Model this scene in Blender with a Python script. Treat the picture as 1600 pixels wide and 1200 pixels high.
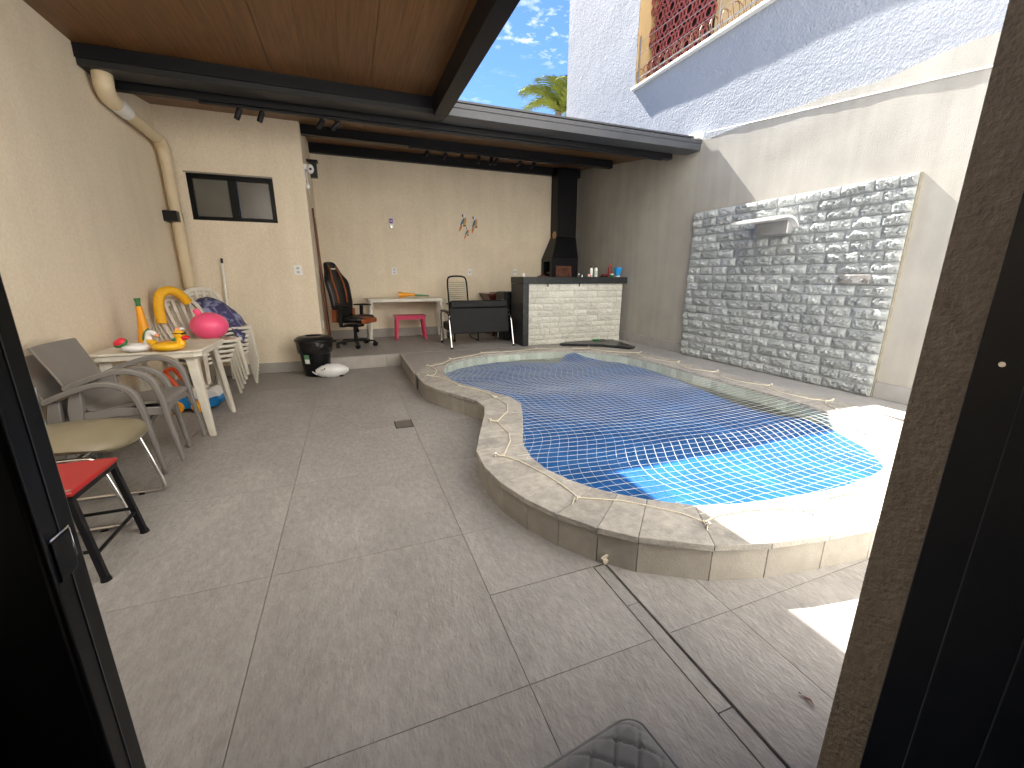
import bpy, math, random
from mathutils import Vector, Matrix, noise
from mathutils.geometry import delaunay_2d_cdt
R = math.radians
random.seed(7)
sc = bpy.context.scene
COL = sc.collection
for o in list(bpy.data.objects): bpy.data.objects.remove(o)

# ------------------------------------------------------------------ camera
cam = bpy.data.cameras.new('camera'); cam_o = bpy.data.objects.new('camera', cam); COL.objects.link(cam_o)
cam.sensor_fit = 'HORIZONTAL'; cam.sensor_width = 36.0; cam.lens = 648.2/1600*36
cam.clip_start = 0.02; cam.clip_end = 1500
yaw, pitch, roll = R(21.09), R(14.44), R(-0.125)
fw = Vector((math.sin(yaw)*math.cos(pitch), math.cos(yaw)*math.cos(pitch), -math.sin(pitch)))
rt = Vector((math.cos(yaw), -math.sin(yaw), 0)); dn = fw.cross(rt)
rt2 = math.cos(roll)*rt + math.sin(roll)*dn; dn2 = -math.sin(roll)*rt + math.cos(roll)*dn
mw = Matrix((rt2, -dn2, -fw)).transposed().to_4x4(); mw.translation = (0, 0, 1.3235)
cam_o.matrix_world = mw
sc.camera = cam_o

# ------------------------------------------------------------------ sky, sun, exposure
SUN_TRAVEL = Vector((0.11, -0.94, -1.0)).normalized()
elev = math.asin(-SUN_TRAVEL.z); az = math.atan2(-SUN_TRAVEL.x, -SUN_TRAVEL.y)
w = bpy.data.worlds.new('World'); sc.world = w; w.use_nodes = True
nt = w.node_tree; nt.nodes.clear()
def N(nt, t, **k):
    n = nt.nodes.new(t)
    for a, b in k.items(): setattr(n, a, b)
    return n
out = N(nt, 'ShaderNodeOutputWorld'); bg = N(nt, 'ShaderNodeBackground'); sky = N(nt, 'ShaderNodeTexSky')
sky.sky_type = 'NISHITA'; sky.sun_disc = False; sky.sun_elevation = elev; sky.sun_rotation = az
sky.air_density = 1.0; sky.dust_density = 0.0; sky.ozone_density = 3.0; sky.altitude = 1100
tc = N(nt, 'ShaderNodeTexCoord'); sep = N(nt, 'ShaderNodeSeparateXYZ'); nt.links.new(tc.outputs['Generated'], sep.inputs[0])
zc = N(nt, 'ShaderNodeMath', operation='MAXIMUM'); zc.inputs[1].default_value = 0.06; nt.links.new(sep.outputs[2], zc.inputs[0])
dv = N(nt, 'ShaderNodeVectorMath', operation='DIVIDE'); cz = N(nt, 'ShaderNodeCombineXYZ')
for i in range(3): nt.links.new(zc.outputs[0], cz.inputs[i])
nt.links.new(tc.outputs['Generated'], dv.inputs[0]); nt.links.new(cz.outputs[0], dv.inputs[1])
n1 = N(nt, 'ShaderNodeTexNoise'); n1.inputs['Scale'].default_value = 13; n1.inputs['Detail'].default_value = 6; n1.inputs['Roughness'].default_value = .62
n2 = N(nt, 'ShaderNodeTexNoise'); n2.inputs['Scale'].default_value = 1.7; n2.inputs['Detail'].default_value = 3
nt.links.new(dv.outputs[0], n1.inputs['Vector']); nt.links.new(dv.outputs[0], n2.inputs['Vector'])
r1 = N(nt, 'ShaderNodeMapRange'); r1.inputs[1].default_value = .52; r1.inputs[2].default_value = .72
r2 = N(nt, 'ShaderNodeMapRange'); r2.inputs[1].default_value = .42; r2.inputs[2].default_value = .6
nt.links.new(n1.outputs[0], r1.inputs[0]); nt.links.new(n2.outputs[0], r2.inputs[0])
mm = N(nt, 'ShaderNodeMath', operation='MULTIPLY'); nt.links.new(r1.outputs[0], mm.inputs[0]); nt.links.new(r2.outputs[0], mm.inputs[1])
mx = N(nt, 'ShaderNodeMix', data_type='RGBA'); mx.inputs['B'].default_value = (5.5, 5.8, 6.2, 1)
tint = N(nt, 'ShaderNodeMix', data_type='RGBA', blend_type='MULTIPLY'); tint.inputs['Factor'].default_value = 1
tint.inputs['B'].default_value = (.55, .68, .88, 1)
nt.links.new(sky.outputs[0], tint.inputs['A'])
nt.links.new(mm.outputs[0], mx.inputs['Factor']); nt.links.new(tint.outputs['Result'], mx.inputs['A'])
nt.links.new(mx.outputs['Result'], bg.inputs['Color']); bg.inputs['Strength'].default_value = 0.05
nt.links.new(bg.outputs[0], out.inputs['Surface'])
sl = bpy.data.lights.new('sun', 'SUN'); sl.energy = 5.0; sl.angle = R(.53); sl.color = (1, .95, .87)
so = bpy.data.objects.new('sun', sl); COL.objects.link(so); so.location = (0, 10, 20)
so.rotation_euler = SUN_TRAVEL.to_track_quat('-Z', 'Y').to_euler()
vs = sc.view_settings; vs.view_transform = 'Standard'; vs.look = 'None'; vs.exposure = 2.52; vs.gamma = 1; vs.use_curve_mapping = False
sc.cycles.max_bounces = 14; sc.cycles.diffuse_bounces = 12; sc.cycles.glossy_bounces = 4; sc.cycles.transmission_bounces = 6
sc.cycles.caustics_reflective = False; sc.cycles.caustics_refractive = False
sc.cycles.use_denoising = True
sc.cycles.sample_clamp_indirect = 8

# ------------------------------------------------------------------ materials
MATS = {}
def mat(name, col, rough=.6, var=.12, scale=6, bump=0., bscale=80, metal=0., vary=0., stretch=(1,1,1), spec=.5,
        col2=None, c2scale=2.5, c2lo=.45, c2hi=.65, detail=6, coat=0, bdist=.01, trans=0, ior=1.45, b2=0, b2scale=8, emit=0, alpha=1, sheen=0, streak=0):
    if name in MATS: return MATS[name]
    m = bpy.data.materials.new(name); m.use_nodes = True; t = m.node_tree; b = t.nodes['Principled BSDF']
    L = t.links.new
    tc = N(t, 'ShaderNodeTexCoord'); oi = N(t, 'ShaderNodeObjectInfo')
    mp = N(t, 'ShaderNodeMapping'); mp.inputs['Scale'].default_value = stretch
    off = N(t, 'ShaderNodeVectorMath', operation='SCALE'); cx = N(t, 'ShaderNodeCombineXYZ')
    for i in range(3): L(oi.outputs['Random'], cx.inputs[i])
    L(cx.outputs[0], off.inputs[0]); off.inputs['Scale'].default_value = 37.0 if vary else 0.0
    ad = N(t, 'ShaderNodeVectorMath', operation='ADD'); L(tc.outputs['Object'], ad.inputs[0]); L(off.outputs[0], ad.inputs[1])
    L(ad.outputs[0], mp.inputs['Vector'])
    nz = N(t, 'ShaderNodeTexNoise'); nz.inputs['Scale'].default_value = scale; nz.inputs['Detail'].default_value = detail
    nz.inputs['Roughness'].default_value = .6
    L(mp.outputs[0], nz.inputs['Vector'])
    mr = N(t, 'ShaderNodeMapRange'); mr.inputs[1].default_value = .3; mr.inputs[2].default_value = .7
    mr.inputs[3].default_value = 1-var; mr.inputs[4].default_value = 1+var; L(nz.outputs[0], mr.inputs[0])
    src = None
    if col2:
        n3 = N(t, 'ShaderNodeTexNoise'); n3.inputs['Scale'].default_value = c2scale; n3.inputs['Detail'].default_value = 7
        n3.inputs['Distortion'].default_value = .6
        L(mp.outputs[0], n3.inputs['Vector'])
        m3 = N(t, 'ShaderNodeMapRange'); m3.inputs[1].default_value = c2lo; m3.inputs[2].default_value = c2hi; L(n3.outputs[0], m3.inputs[0])
        mc = N(t, 'ShaderNodeMix', data_type='RGBA'); mc.inputs['A'].default_value = (*col, 1); mc.inputs['B'].default_value = (*col2, 1)
        L(m3.outputs[0], mc.inputs['Factor']); src = mc.outputs['Result']
    vm = N(t, 'ShaderNodeVectorMath', operation='SCALE')
    if src: L(src, vm.inputs[0])
    else: vm.inputs[0].default_value = col
    L(mr.outputs[0], vm.inputs['Scale'])
    o = vm.outputs[0]
    if vary:
        v2 = N(t, 'ShaderNodeVectorMath', operation='SCALE'); r2 = N(t, 'ShaderNodeMapRange')
        r2.inputs[3].default_value = 1-vary; r2.inputs[4].default_value = 1+vary; L(oi.outputs['Random'], r2.inputs[0])
        L(o, v2.inputs[0]); L(r2.outputs[0], v2.inputs['Scale']); o = v2.outputs[0]
    if streak:
        m5 = N(t, 'ShaderNodeMapping'); m5.inputs['Scale'].default_value = (5, 5, .35); L(tc.outputs['Object'], m5.inputs['Vector'])
        n5 = N(t, 'ShaderNodeTexNoise'); n5.inputs['Scale'].default_value = 1.6; n5.inputs['Detail'].default_value = 8; L(m5.outputs[0], n5.inputs['Vector'])
        r5 = N(t, 'ShaderNodeMapRange'); r5.inputs[1].default_value = .35; r5.inputs[2].default_value = .7; r5.inputs[3].default_value = 1+streak*.5; r5.inputs[4].default_value = 1-streak; L(n5.outputs[0], r5.inputs[0])
        v5 = N(t, 'ShaderNodeVectorMath', operation='SCALE'); L(o, v5.inputs[0]); L(r5.outputs[0], v5.inputs['Scale']); o = v5.outputs[0]
    L(o, b.inputs['Base Color'])
    b.inputs['Roughness'].default_value = rough; b.inputs['Metallic'].default_value = metal
    b.inputs['Specular IOR Level'].default_value = spec; b.inputs['Coat Weight'].default_value = coat
    b.inputs['Transmission Weight'].default_value = trans; b.inputs['IOR'].default_value = ior; b.inputs['Alpha'].default_value = alpha
    b.inputs['Sheen Weight'].default_value = sheen
    prev = None
    if bump:
        nb = N(t, 'ShaderNodeTexNoise'); nb.inputs['Scale'].default_value = bscale; nb.inputs['Detail'].default_value = 5
        L(mp.outputs[0], nb.inputs['Vector'])
        bp = N(t, 'ShaderNodeBump'); bp.inputs['Strength'].default_value = bump; bp.inputs['Distance'].default_value = bdist
        L(nb.outputs[0], bp.inputs['Height']); prev = bp
    if b2:
        nb = N(t, 'ShaderNodeTexNoise'); nb.inputs['Scale'].default_value = b2scale; nb.inputs['Detail'].default_value = 4
        L(mp.outputs[0], nb.inputs['Vector'])
        bp = N(t, 'ShaderNodeBump'); bp.inputs['Strength'].default_value = b2; bp.inputs['Distance'].default_value = .03
        L(nb.outputs[0], bp.inputs['Height'])
        if prev: L(prev.outputs[0], bp.inputs['Normal'])
        prev = bp
    if prev: L(prev.outputs[0], b.inputs['Normal'])
    MATS[name] = m
    return m

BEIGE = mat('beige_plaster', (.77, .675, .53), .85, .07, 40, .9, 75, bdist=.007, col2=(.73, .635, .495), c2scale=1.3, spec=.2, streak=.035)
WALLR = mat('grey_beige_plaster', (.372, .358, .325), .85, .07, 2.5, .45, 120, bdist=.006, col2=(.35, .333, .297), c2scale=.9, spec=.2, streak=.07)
JAMB = mat('rough_jamb_plaster', (.31, .265, .205), .9, .16, 30, .9, 90, bdist=.012, spec=.15)
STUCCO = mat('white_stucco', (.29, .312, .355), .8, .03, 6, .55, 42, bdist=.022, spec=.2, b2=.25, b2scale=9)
TILE = mat('grey_porcelain', (.285, .272, .262), .5, .15, 40, .9, 95, bdist=.006, vary=.04, stretch=(1, .45, 1), col2=(.335, .320, .308), c2scale=3.4, c2lo=.42, c2hi=.76, spec=.3, detail=12, b2=.2, b2scale=26)
STRIP = mat('grey_strip_tile', (.33, .32, .31), .55, .07, 9, .2, 150, vary=.03, spec=.35)
BASEB = mat('skirting_tile', (.36, .335, .31), .55, .08, 8, .15, 150, vary=.05, spec=.35)
COPE = mat('coping_stone', (.385, .362, .325), .75, .20, 22, .7, 90, vary=.10, col2=(.29, .278, .258), c2scale=5, c2lo=.45, c2hi=.72, spec=.3, bdist=.006)
RISER = mat('pool_riser_tile', (.325, .302, .268), .65, .12, 10, .35, 110, vary=.12, spec=.3, bdist=.006)
GROUT = mat('dark_grout', (.12, .11, .10), .9, .1, 20)
BTILE = mat('pool_wall_tile', (.40, .50, .44), .35, .15, 9, .2, 60, vary=.22, spec=.5, col2=(.50, .54, .46), c2scale=5)
BASIN = mat('basin_plaster', (.30, .40, .36), .6, .1, 5)
WATER = mat('pool_water', (.55, .78, .74), .03, .0, 4, .25, 5, trans=1, ior=1.33, bdist=.02)
COVER = mat('blue_cover_plastic', (.007, .074, .245), .42, .2, 5, .5, 160, spec=.3, col2=(.009, .098, .31), c2scale=2, bdist=.004)
NET = mat('white_nylon', (.66, .65, .61), .6, .05, 20)
ROPE = mat('cream_rope', (.72, .66, .53), .8, .1, 60, .5, 200)
STONE = mat('grey_split_stone', (.53, .555, .555), .95, .22, 22, 1.0, 75, vary=.16, col2=(.45, .485, .495), c2scale=5, spec=.08, bdist=.012, stretch=(1, 1, 1.8))
STONEW = mat('white_split_stone', (.66, .65, .59), .85, .2, 18, 1.0, 55, vary=.10, col2=(.45, .44, .40), c2scale=6, c2lo=.5, c2hi=.75, spec=.3, bdist=.01)
MORTAR = mat('pale_mortar', (.36, .37, .375), .9, .1, 30)
MORTARW = mat('white_mortar', (.26, .25, .23), .9, .1, 30)
WOOD = mat('wood_ceiling_pvc', (.160, .076, .027), .42, .22, 7, .12, 60, vary=.05, stretch=(14, .45, 8), col2=(.095, .045, .0165), c2scale=4, c2lo=.42, c2hi=.72, spec=.4)
BLACKM = mat('black_painted_steel', (.008, .008, .010), .42, .1, 8, spec=.25)
DARKST = mat('dark_grey_steel', (.022, .022, .024), .42, .15, 5, spec=.35)
FASCIA = mat('grey_fascia_steel', (.055, .060, .072), .38, .15, 3, spec=.5)
BLACKP = mat('black_plastic', (.008, .008, .009), .34, .1, 8, spec=.3)
BLACKF = mat('black_aluminium', (.0035, .0035, .004), .33, .1, 20, spec=.16)
LEATHER = mat('black_leatherette', (.008, .0085, .009), .48, .15, 12, .25, 260, spec=.2)
LEATHG = mat('gaming_leather', (.012, .011, .011), .35, .15, 12, .2, 200)
ORANGE = mat('burnt_orange_leather', (.26, .065, .018), .45, .1, 12, .15, 200)
CHROME = mat('chrome', (.75, .75, .76), .14, .03, 10, metal=1)
ALU = mat('brushed_alu', (.55, .55, .55), .35, .05, 10, metal=1)
WPLAST = mat('white_plastic', (.70, .67, .60), .45, .05, 5, col2=(.64, .60, .53), c2scale=3)
WPLAST2 = mat('stained_white_plastic', (.68, .64, .56), .5, .08, 5, col2=(.55, .48, .38), c2scale=7, c2lo=.55, c2hi=.8)
GPLAST = mat('taupe_plastic', (.185, .172, .162), .27, .05, 6)
OLIVE = mat('olive_leatherette', (.205, .175, .115), .42, .08, 8, .12, 220)
RED = mat('red_vinyl', (.36, .018, .02), .38, .08, 8)
PINKRED = mat('crimson_plastic', (.50, .012, .075), .35, .06, 8)
PINK = mat('pink_vinyl', (.95, .115, .26), .32, .03, 6)
YELLOW = mat('yellow_foam', (.80, .42, .012), .6, .05, 30, .2, 120)
YELLOWV = mat('yellow_vinyl', (.82, .45, .015), .25, .04, 8)
ORANGEP = mat('orange_plastic', (.80, .33, .012), .35, .04, 8)
REDOR = mat('red_orange_plastic', (.78, .085, .012), .35, .04, 8)
GREENP = mat('green_plastic', (.03, .17, .06), .4, .05, 8)
WHITEV = mat('white_vinyl', (.78, .77, .78), .25, .03, 8)
SILVER = mat('pearl_white_film', (.72, .72, .73), .22, .04, 9, .3, 14, coat=.3)
PEACH = mat('peach_vinyl', (.75, .34, .20), .35, .05, 8)
REDV = mat('red_glossy_vinyl', (.72, .02, .03), .25, .03, 8)
BLUEP = mat('blue_plastic', (.01, .19, .52), .3, .04, 8)
SKYB = mat('bright_blue_plastic', (.01, .26, .68), .35, .04, 8)
PVC = mat('cream_pvc', (.66, .55, .37), .35, .05, 5)
WHITEP = mat('white_paint', (.78, .78, .76), .5, .04, 10)
GRANITE = mat('black_granite', (.022, .024, .026), .3, .5, 90, spec=.3, col2=(.07, .075, .08), c2scale=60, c2lo=.55, c2hi=.7)
MAHOG = mat('mahogany', (.085, .018, .012), .3, .25, 8, stretch=(2, 10, 10))
BROWNW = mat('brown_wood_pole', (.14, .04, .018), .45, .2, 10, stretch=(6, 6, .6))
BOARD = mat('cutting_board', (.14, .05, .025), .5, .35, 14, col2=(.07, .025, .014), c2scale=9)
PLAQ = mat('light_wood', (.45, .24, .11), .55, .15, 12, stretch=(6, 1, 1))
DRAINBLK = mat('drain_black', (.006, .006, .006), .8, .1, 8)  # near-black for the drain channel and drain rim
TAN = mat('tan_paint', (.56, .40, .20), .8, .05, 4, .2, 90)
TERRA = mat('red_cobogo_clay', (.34, .085, .075), .8, .14, 14, .3, 60, vary=.08)
WIRE = mat('galvanised_wire', (.42, .41, .40), .4, .15, 20, metal=.8)
RUST = mat('rusty_wire', (.24, .14, .09), .6, .25, 20, metal=.3)
GLASSD = mat('frosted_dark_glass', (.10, .095, .08), .22, .2, 1.2, spec=.6)
TINT = mat('tinted_glass', (.012, .012, .013), .04, .02, 2, spec=.6)
CORD = mat('green_grey_cord', (.26, .26, .20), .5, .1, 20)
QUILT = mat('grey_quilted_fabric', (.15, .154, .157), 1.0, .12, 30, .5, 420, sheen=.3, bdist=.004)
CLOTHB = mat('printed_blue_cloth', (.055, .05, .15), .7, .25, 9, col2=(.27, .30, .46), c2scale=11, c2lo=.5, c2hi=.62, b2=.3, b2scale=14)
TEAL = mat('teal_trim', (.03, .20, .22), .6, .1, 9)
PURPLE = mat('purple_plastic', (.16, .06, .36), .4, .05, 9)
BIRDB = mat('bird_blue', (.06, .14, .24), .5, .15, 14)
BIRDY = mat('bird_ochre', (.60, .32, .09), .5, .15, 14)
BIRDO = mat('bird_orange', (.62, .19, .05), .5, .15, 14)
BIRDG = mat('bird_green', (.10, .12, .04), .5, .15, 14)
LEAFM = mat('palm_leaf', (.20, .25, .05), .85, .25, 3, vary=.1, spec=.1)
TRUNK = mat('palm_trunk', (.22, .17, .12), .9, .2, 12, .6, 40)
GROUND = mat('bare_ground', (.20, .17, .13), .95, .15, .8, .3, 12)
INTER = mat('indoor_paint', (.35, .33, .30), .8, .05, 3)
DRYLEAF = mat('dry_leaf', (.09, .035, .03), .7, .2, 40)
GREENT = mat('green_rubber', (.02, .22, .05), .5, .1, 9)
MELON = mat('melon_red', (.75, .03, .06), .3, .05, 9)

# ------------------------------------------------------------------ mesh helpers
class MB:
    def __init__(s): s.v = []; s.f = []; s.m = Matrix.Identity(4)
    def xf(s, loc=(0,0,0), rz=0, rx=0, ry=0, sc=(1,1,1)):
        s.m = Matrix.Translation(loc) @ Matrix.Rotation(rz,4,'Z') @ Matrix.Rotation(ry,4,'Y') @ Matrix.Rotation(rx,4,'X') @ Matrix.Diagonal((*sc,1)); return s
    def add(s, vs, fs):
        k = len(s.v); s.v += [tuple(s.m @ Vector(p)) for p in vs]; s.f += [tuple(i+k for i in f) for f in fs]; return s
    def box(s, a, b):
        x0,y0,z0 = a; x1,y1,z1 = b
        return s.add([(x0,y0,z0),(x1,y0,z0),(x1,y1,z0),(x0,y1,z0),(x0,y0,z1),(x1,y0,z1),(x1,y1,z1),(x0,y1,z1)],
            [(3,2,1,0),(4,5,6,7),(0,1,5,4),(1,2,6,5),(2,3,7,6),(3,0,4,7)])
    def loft(s, rings, cap=True, closed=False):
        n = len(rings[0]); vs = [p for r in rings for p in r]; fs = []
        m = len(rings)
        for i in range(m if closed else m-1):
            j = (i+1) % m
            for k in range(n): fs.append((i*n+k, i*n+(k+1)%n, j*n+(k+1)%n, j*n+k))
        if cap and not closed: fs.append(tuple(range(n-1,-1,-1))); fs.append(tuple((m-1)*n+k for k in range(n)))
        return s.add(vs, fs)
    def tube(s, pts, r, n=8, closed=False, flat=None, up=None):
        pts = [Vector(p) for p in pts]; m = len(pts); rings = []; pu = None
        for i, p in enumerate(pts):
            a = pts[(i-1) % m] if (closed or i > 0) else p; b = pts[(i+1) % m] if (closed or i < m-1) else p
            t = (b-a).normalized() if (b-a).length > 1e-9 else Vector((0,0,1))
            if up is not None: u = Vector(up)
            elif pu is None: u = Vector((0,0,1)) if abs(t.z) < .9 else Vector((1,0,0))
            else: u = pu
            u = (u - t*u.dot(t)); u = u.normalized() if u.length > 1e-6 else t.orthogonal().normalized()
            pu = u; v = t.cross(u); rr = r[i] if isinstance(r, (list, tuple)) else r
            if flat:   # rectangular bar: flat = (width along v, thickness along u)
                w_, h_ = flat[0]*rr/2, flat[1]*rr/2
                rings.append([p+v*w_+u*h_, p-v*w_+u*h_, p-v*w_-u*h_, p+v*w_-u*h_])
            else: rings.append([p + (u*math.cos(2*math.pi*k/n) + v*math.sin(2*math.pi*k/n))*rr for k in range(n)])
        return s.loft(rings, not closed, closed)
    def lathe(s, prof, n=20, ax='z'):
        rings = []
        for r, z in prof:
            r = max(r, 1e-4)
            rings.append([(r*math.cos(2*math.pi*k/n), r*math.sin(2*math.pi*k/n), z) for k in range(n)])
        if ax == 'x': rings = [[(p[2], p[0], p[1]) for p in r] for r in rings]
        if ax == 'y': rings = [[(p[0], p[2], p[1]) for p in r] for r in rings]
        return s.loft(rings)
    def ball(s, c, r, n=16, m=10):
        rx, ry, rz = (r, r, r) if not isinstance(r, (tuple, list)) else r
        rings = []
        for i in range(m+1):
            a = -math.pi/2 + math.pi*i/m; q = max(math.cos(a), 1e-3)
            rings.append([(c[0]+rx*q*math.cos(2*math.pi*k/n), c[1]+ry*q*math.sin(2*math.pi*k/n), c[2]+rz*math.sin(a)) for k in range(n)])
        return s.loft(rings)
    def prism(s, poly, z0, z1):
        n = len(poly); vs = [(x,y,z0) for x,y in poly]+[(x,y,z1) for x,y in poly]
        fs = [tuple(range(n-1,-1,-1)), tuple(range(n,2*n))]+[(i,(i+1)%n,n+(i+1)%n,n+i) for i in range(n)]
        return s.add(vs, fs)
    def mesh(s, name, mt=None, smooth=False):
        me = bpy.data.meshes.new(name); me.from_pydata(s.v, [], s.f); me.validate(); me.update()
        import bmesh
        bm = bmesh.new(); bm.from_mesh(me); bmesh.ops.recalc_face_normals(bm, faces=bm.faces); bm.to_mesh(me); bm.free()
        if smooth:
            me.polygons.foreach_set('use_smooth', [True]*len(me.polygons)); me.set_sharp_from_angle(angle=R(45))
        if mt: me.materials.append(mt)
        return me
    def build(s, name, mt, parent=None, smooth=False, bevel=0, seg=2, sub=0):
        me = s.mesh(name, mt, smooth or bevel > 0)
        o = bpy.data.objects.new(name, me); COL.objects.link(o)
        if parent: o.parent = parent
        if bevel:
            b = o.modifiers.new('bevel', 'BEVEL'); b.width = bevel; b.segments = seg; b.limit_method = 'ANGLE'; b.angle_limit = R(35); b.harden_normals = False
        if sub:
            q = o.modifiers.new('sub', 'SUBSURF'); q.levels = sub; q.render_levels = sub
        return o
def inst(me, name, parent, loc=(0,0,0), rot=(0,0,0), scale=(1,1,1)):
    o = bpy.data.objects.new(name, me); COL.objects.link(o); o.parent = parent
    o.location = loc; o.rotation_euler = rot; o.scale = scale; return o
def tag(o, label, cat, group=None):
    o['label'] = label; o['category'] = cat
    if group: o['group'] = group
    return o
def thing(name, label, cat, loc=(0,0,0), rz=0, group=None):
    o = bpy.data.objects.new(name, None); COL.objects.link(o); o.location = loc; o.rotation_euler = (0,0,rz); o.empty_display_size = .1
    return tag(o, label, cat, group)
def struct(o): o['kind'] = 'structure'; return o
def empty_struct(name):
    o = bpy.data.objects.new(name, None); COL.objects.link(o); o['kind'] = 'structure'; return o
def dup(root):
    r = root.copy(); COL.objects.link(r)
    for ch in list(root.children):
        c = ch.copy(); COL.objects.link(c); c.parent = r
        for g in list(ch.children):
            d = g.copy(); COL.objects.link(d); d.parent = c
    return r
def lerp(a, b, t): return tuple(x+(y-x)*t for x, y in zip(a, b))
def inside(p, poly):
    x, y = p; c = False; n = len(poly); j = n-1
    for i in range(n):
        xi, yi = poly[i]; xj, yj = poly[j]
        if (yi > y) != (yj > y) and x < (xj-xi)*(y-yi)/(yj-yi)+xi: c = not c
        j = i
    return c
def poly_minus(poly, hole):
    """faces (verts2d, faces) of polygon minus hole"""
    vs = [Vector(p) for p in poly]+[Vector(p) for p in hole]
    n, m = len(poly), len(hole)
    r = delaunay_2d_cdt(vs, [], [list(range(n)), list(range(n, n+m))], 1, 1e-5)
    fs = [f for f, o in zip(r[2], r[5]) if 0 in o and 1 not in o]
    return [tuple(v) for v in r[0]], fs
def slab_from(vs, fs, z0, z1):
    mb = MB(); used = sorted({i for f in fs for i in f}); mp = {k: i for i, k in enumerate(used)}; n = len(used)
    fs = [[mp[i] for i in f] for f in fs]; v2 = [vs[i] for i in used]
    ec = {}
    for f in fs:
        for a, b in zip(f, f[1:]+f[:1]): ec[(a, b)] = 1
    F = [tuple(i+n for i in f) for f in fs]
    for a, b in ec:
        if (b, a) not in ec: F.append((a, b, b+n, a+n))
    mb.add([(x,y,z0) for x,y in v2]+[(x,y,z1) for x,y in v2], F)
    return mb
def catmull(pts, k=6, closed=False):
    P = [Vector(p) for p in pts]; n = len(P); o = []
    for i in range(n if closed else n-1):
        p0 = P[(i-1)%n] if (closed or i > 0) else P[i]; p1 = P[i]; p2 = P[(i+1)%n]; p3 = P[(i+2)%n] if (closed or i+2 < n) else p2
        for j in range(k):
            t = j/k
            o.append(.5*((2*p1)+(p2-p0)*t+(2*p0-5*p1+4*p2-p3)*t*t+(3*p1-p0-3*p2+p3)*t**3))
    if not closed: o.append(P[-1])
    return [tuple(p) for p in o]

# ------------------------------------------------------------------ layout constants (metres)
XL, XR, YB, D = -1.95, 4.75, 8.46, .19
YF = .445              # outer face of the house wall with the doorway
# pool coping: outer / inner corner pairs
PAIRS = [((.69,5.0),(1.02,5.0)),((.69,4.72),(.99,4.75)),((.70,4.45),(1.01,4.5)),((.78,4.2),(1.10,4.23)),((.88,4.0),(1.19,4.04)),((.97,3.83),(1.28,3.86)),
 ((1.06,3.62),(1.385,3.65)),((1.07,3.42),(1.40,3.4)),((1.0,3.2),(1.31,3.15)),((.9,2.95),(1.21,2.9)),((.8,2.7),(1.12,2.69)),((.725,2.5),(1.05,2.5)),((.705,2.25),(1.015,2.28)),
 ((.73,2.02),(1.03,2.08)),((.79,1.82),(1.09,1.93)),((.88,1.63),(1.17,1.79)),((1.0,1.46),(1.26,1.68)),((1.13,1.33),(1.37,1.575)),((1.4,1.165),(1.56,1.44)),((1.65,1.09),(1.75,1.38)),
 ((1.95,1.04),(2.0,1.34)),((2.25,1.01),(2.25,1.31)),((2.55,1.0),(2.53,1.30)),((2.85,1.02),(2.8,1.325)),((3.15,1.08),(3.06,1.38)),((3.45,1.2),(3.28,1.48)),((3.72,1.38),(3.46,1.63)),((3.95,1.6),(3.6,1.8)),
 ((4.1,1.85),(3.70,2.0)),((4.19,2.15),(3.80,2.22)),((4.22,2.5),(3.85,2.5)),((4.22,2.85),(3.87,2.85)),((4.22,3.2),(3.87,3.2)),((4.22,3.55),(3.87,3.55)),((4.22,3.9),(3.87,3.9)),((4.22,4.25),(3.87,4.25)),((4.22,4.6),(3.86,4.6)),
 ((4.22,4.92),(3.83,4.9)),((4.21,5.25),(3.76,5.2)),((4.1,5.6),(3.62,5.42)),((3.85,5.87),(3.43,5.62)),((3.55,6.05),(3.22,5.78)),((3.2,6.17),(2.98,5.88)),((2.85,6.22),(2.72,5.925)),((2.5,6.23),(2.44,5.94)),
 ((2.15,6.2),(2.15,5.92)),((1.82,6.12),(1.86,5.87)),((1.5,5.97),(1.58,5.77)),((1.2,5.77),(1.33,5.62)),((.95,5.5),(1.14,5.4)),((.78,5.25),(1.06,5.2))]
OUT = [p[0] for p in PAIRS]; INN = [p[1] for p in PAIRS]; NP = len(PAIRS)

# ------------------------------------------------------------------ ground, floor tiles, raised deck
g = MB()
for a, b in [((-150,-150),(150,-6)),((-150,12),(150,400)),((-150,-6),(-6,12)),((9,-6),(150,12))]:
    g.add([(a[0],a[1],-.03),(b[0],a[1],-.03),(b[0],b[1],-.03),(a[0],b[1],-.03)], [(0,1,2,3)])
struct(g.build('ground', GROUND))
vs_, fs_ = poly_minus([(-6,-6),(9,-6),(9,12),(-6,12)], OUT)
floor = struct(slab_from(vs_, fs_, -.3, -.016).build('patio_floor', GROUT))
JX = [-1.95, -1.3425, -.4425, .4525, 1.350, 2.25, 3.15, 4.05, 4.75]; JY = [.46, 1.0, 1.90, 2.82, 3.72, 4.62, 5.52, 6.56]
G = .0013
SLOT = (.955, 1.0, 1.035, 1.44)   # linear drain lies in the joint column
for i in range(len(JX)-1):
    for j in range(len(JY)-1):
        x0, x1, y0, y1 = JX[i]+G, JX[i+1]-G, JY[j]+G, JY[j+1]-G
        rects = [(x0, x1, y0, y1)]
        if i == 3 and j in (0, 1):       # cut for the slot drain
            yt = y1 if j == 0 else 1.43
            rects = [(x0, .962, y0, yt), (1.036, x1, y0, yt)] + ([(x0, x1, yt+.004, y1)] if j == 1 else [])
        for (a, b, c, d) in rects:
            if b-a < .003 or d-c < .003: continue
            try: v_, f_ = poly_minus([(a,c),(b,c),(b,d),(a,d)], OUT)
            except Exception: continue
            if not f_: continue
            slab_from(v_, f_, -.014, 0).build('floor_tile', TILE, floor)
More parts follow.
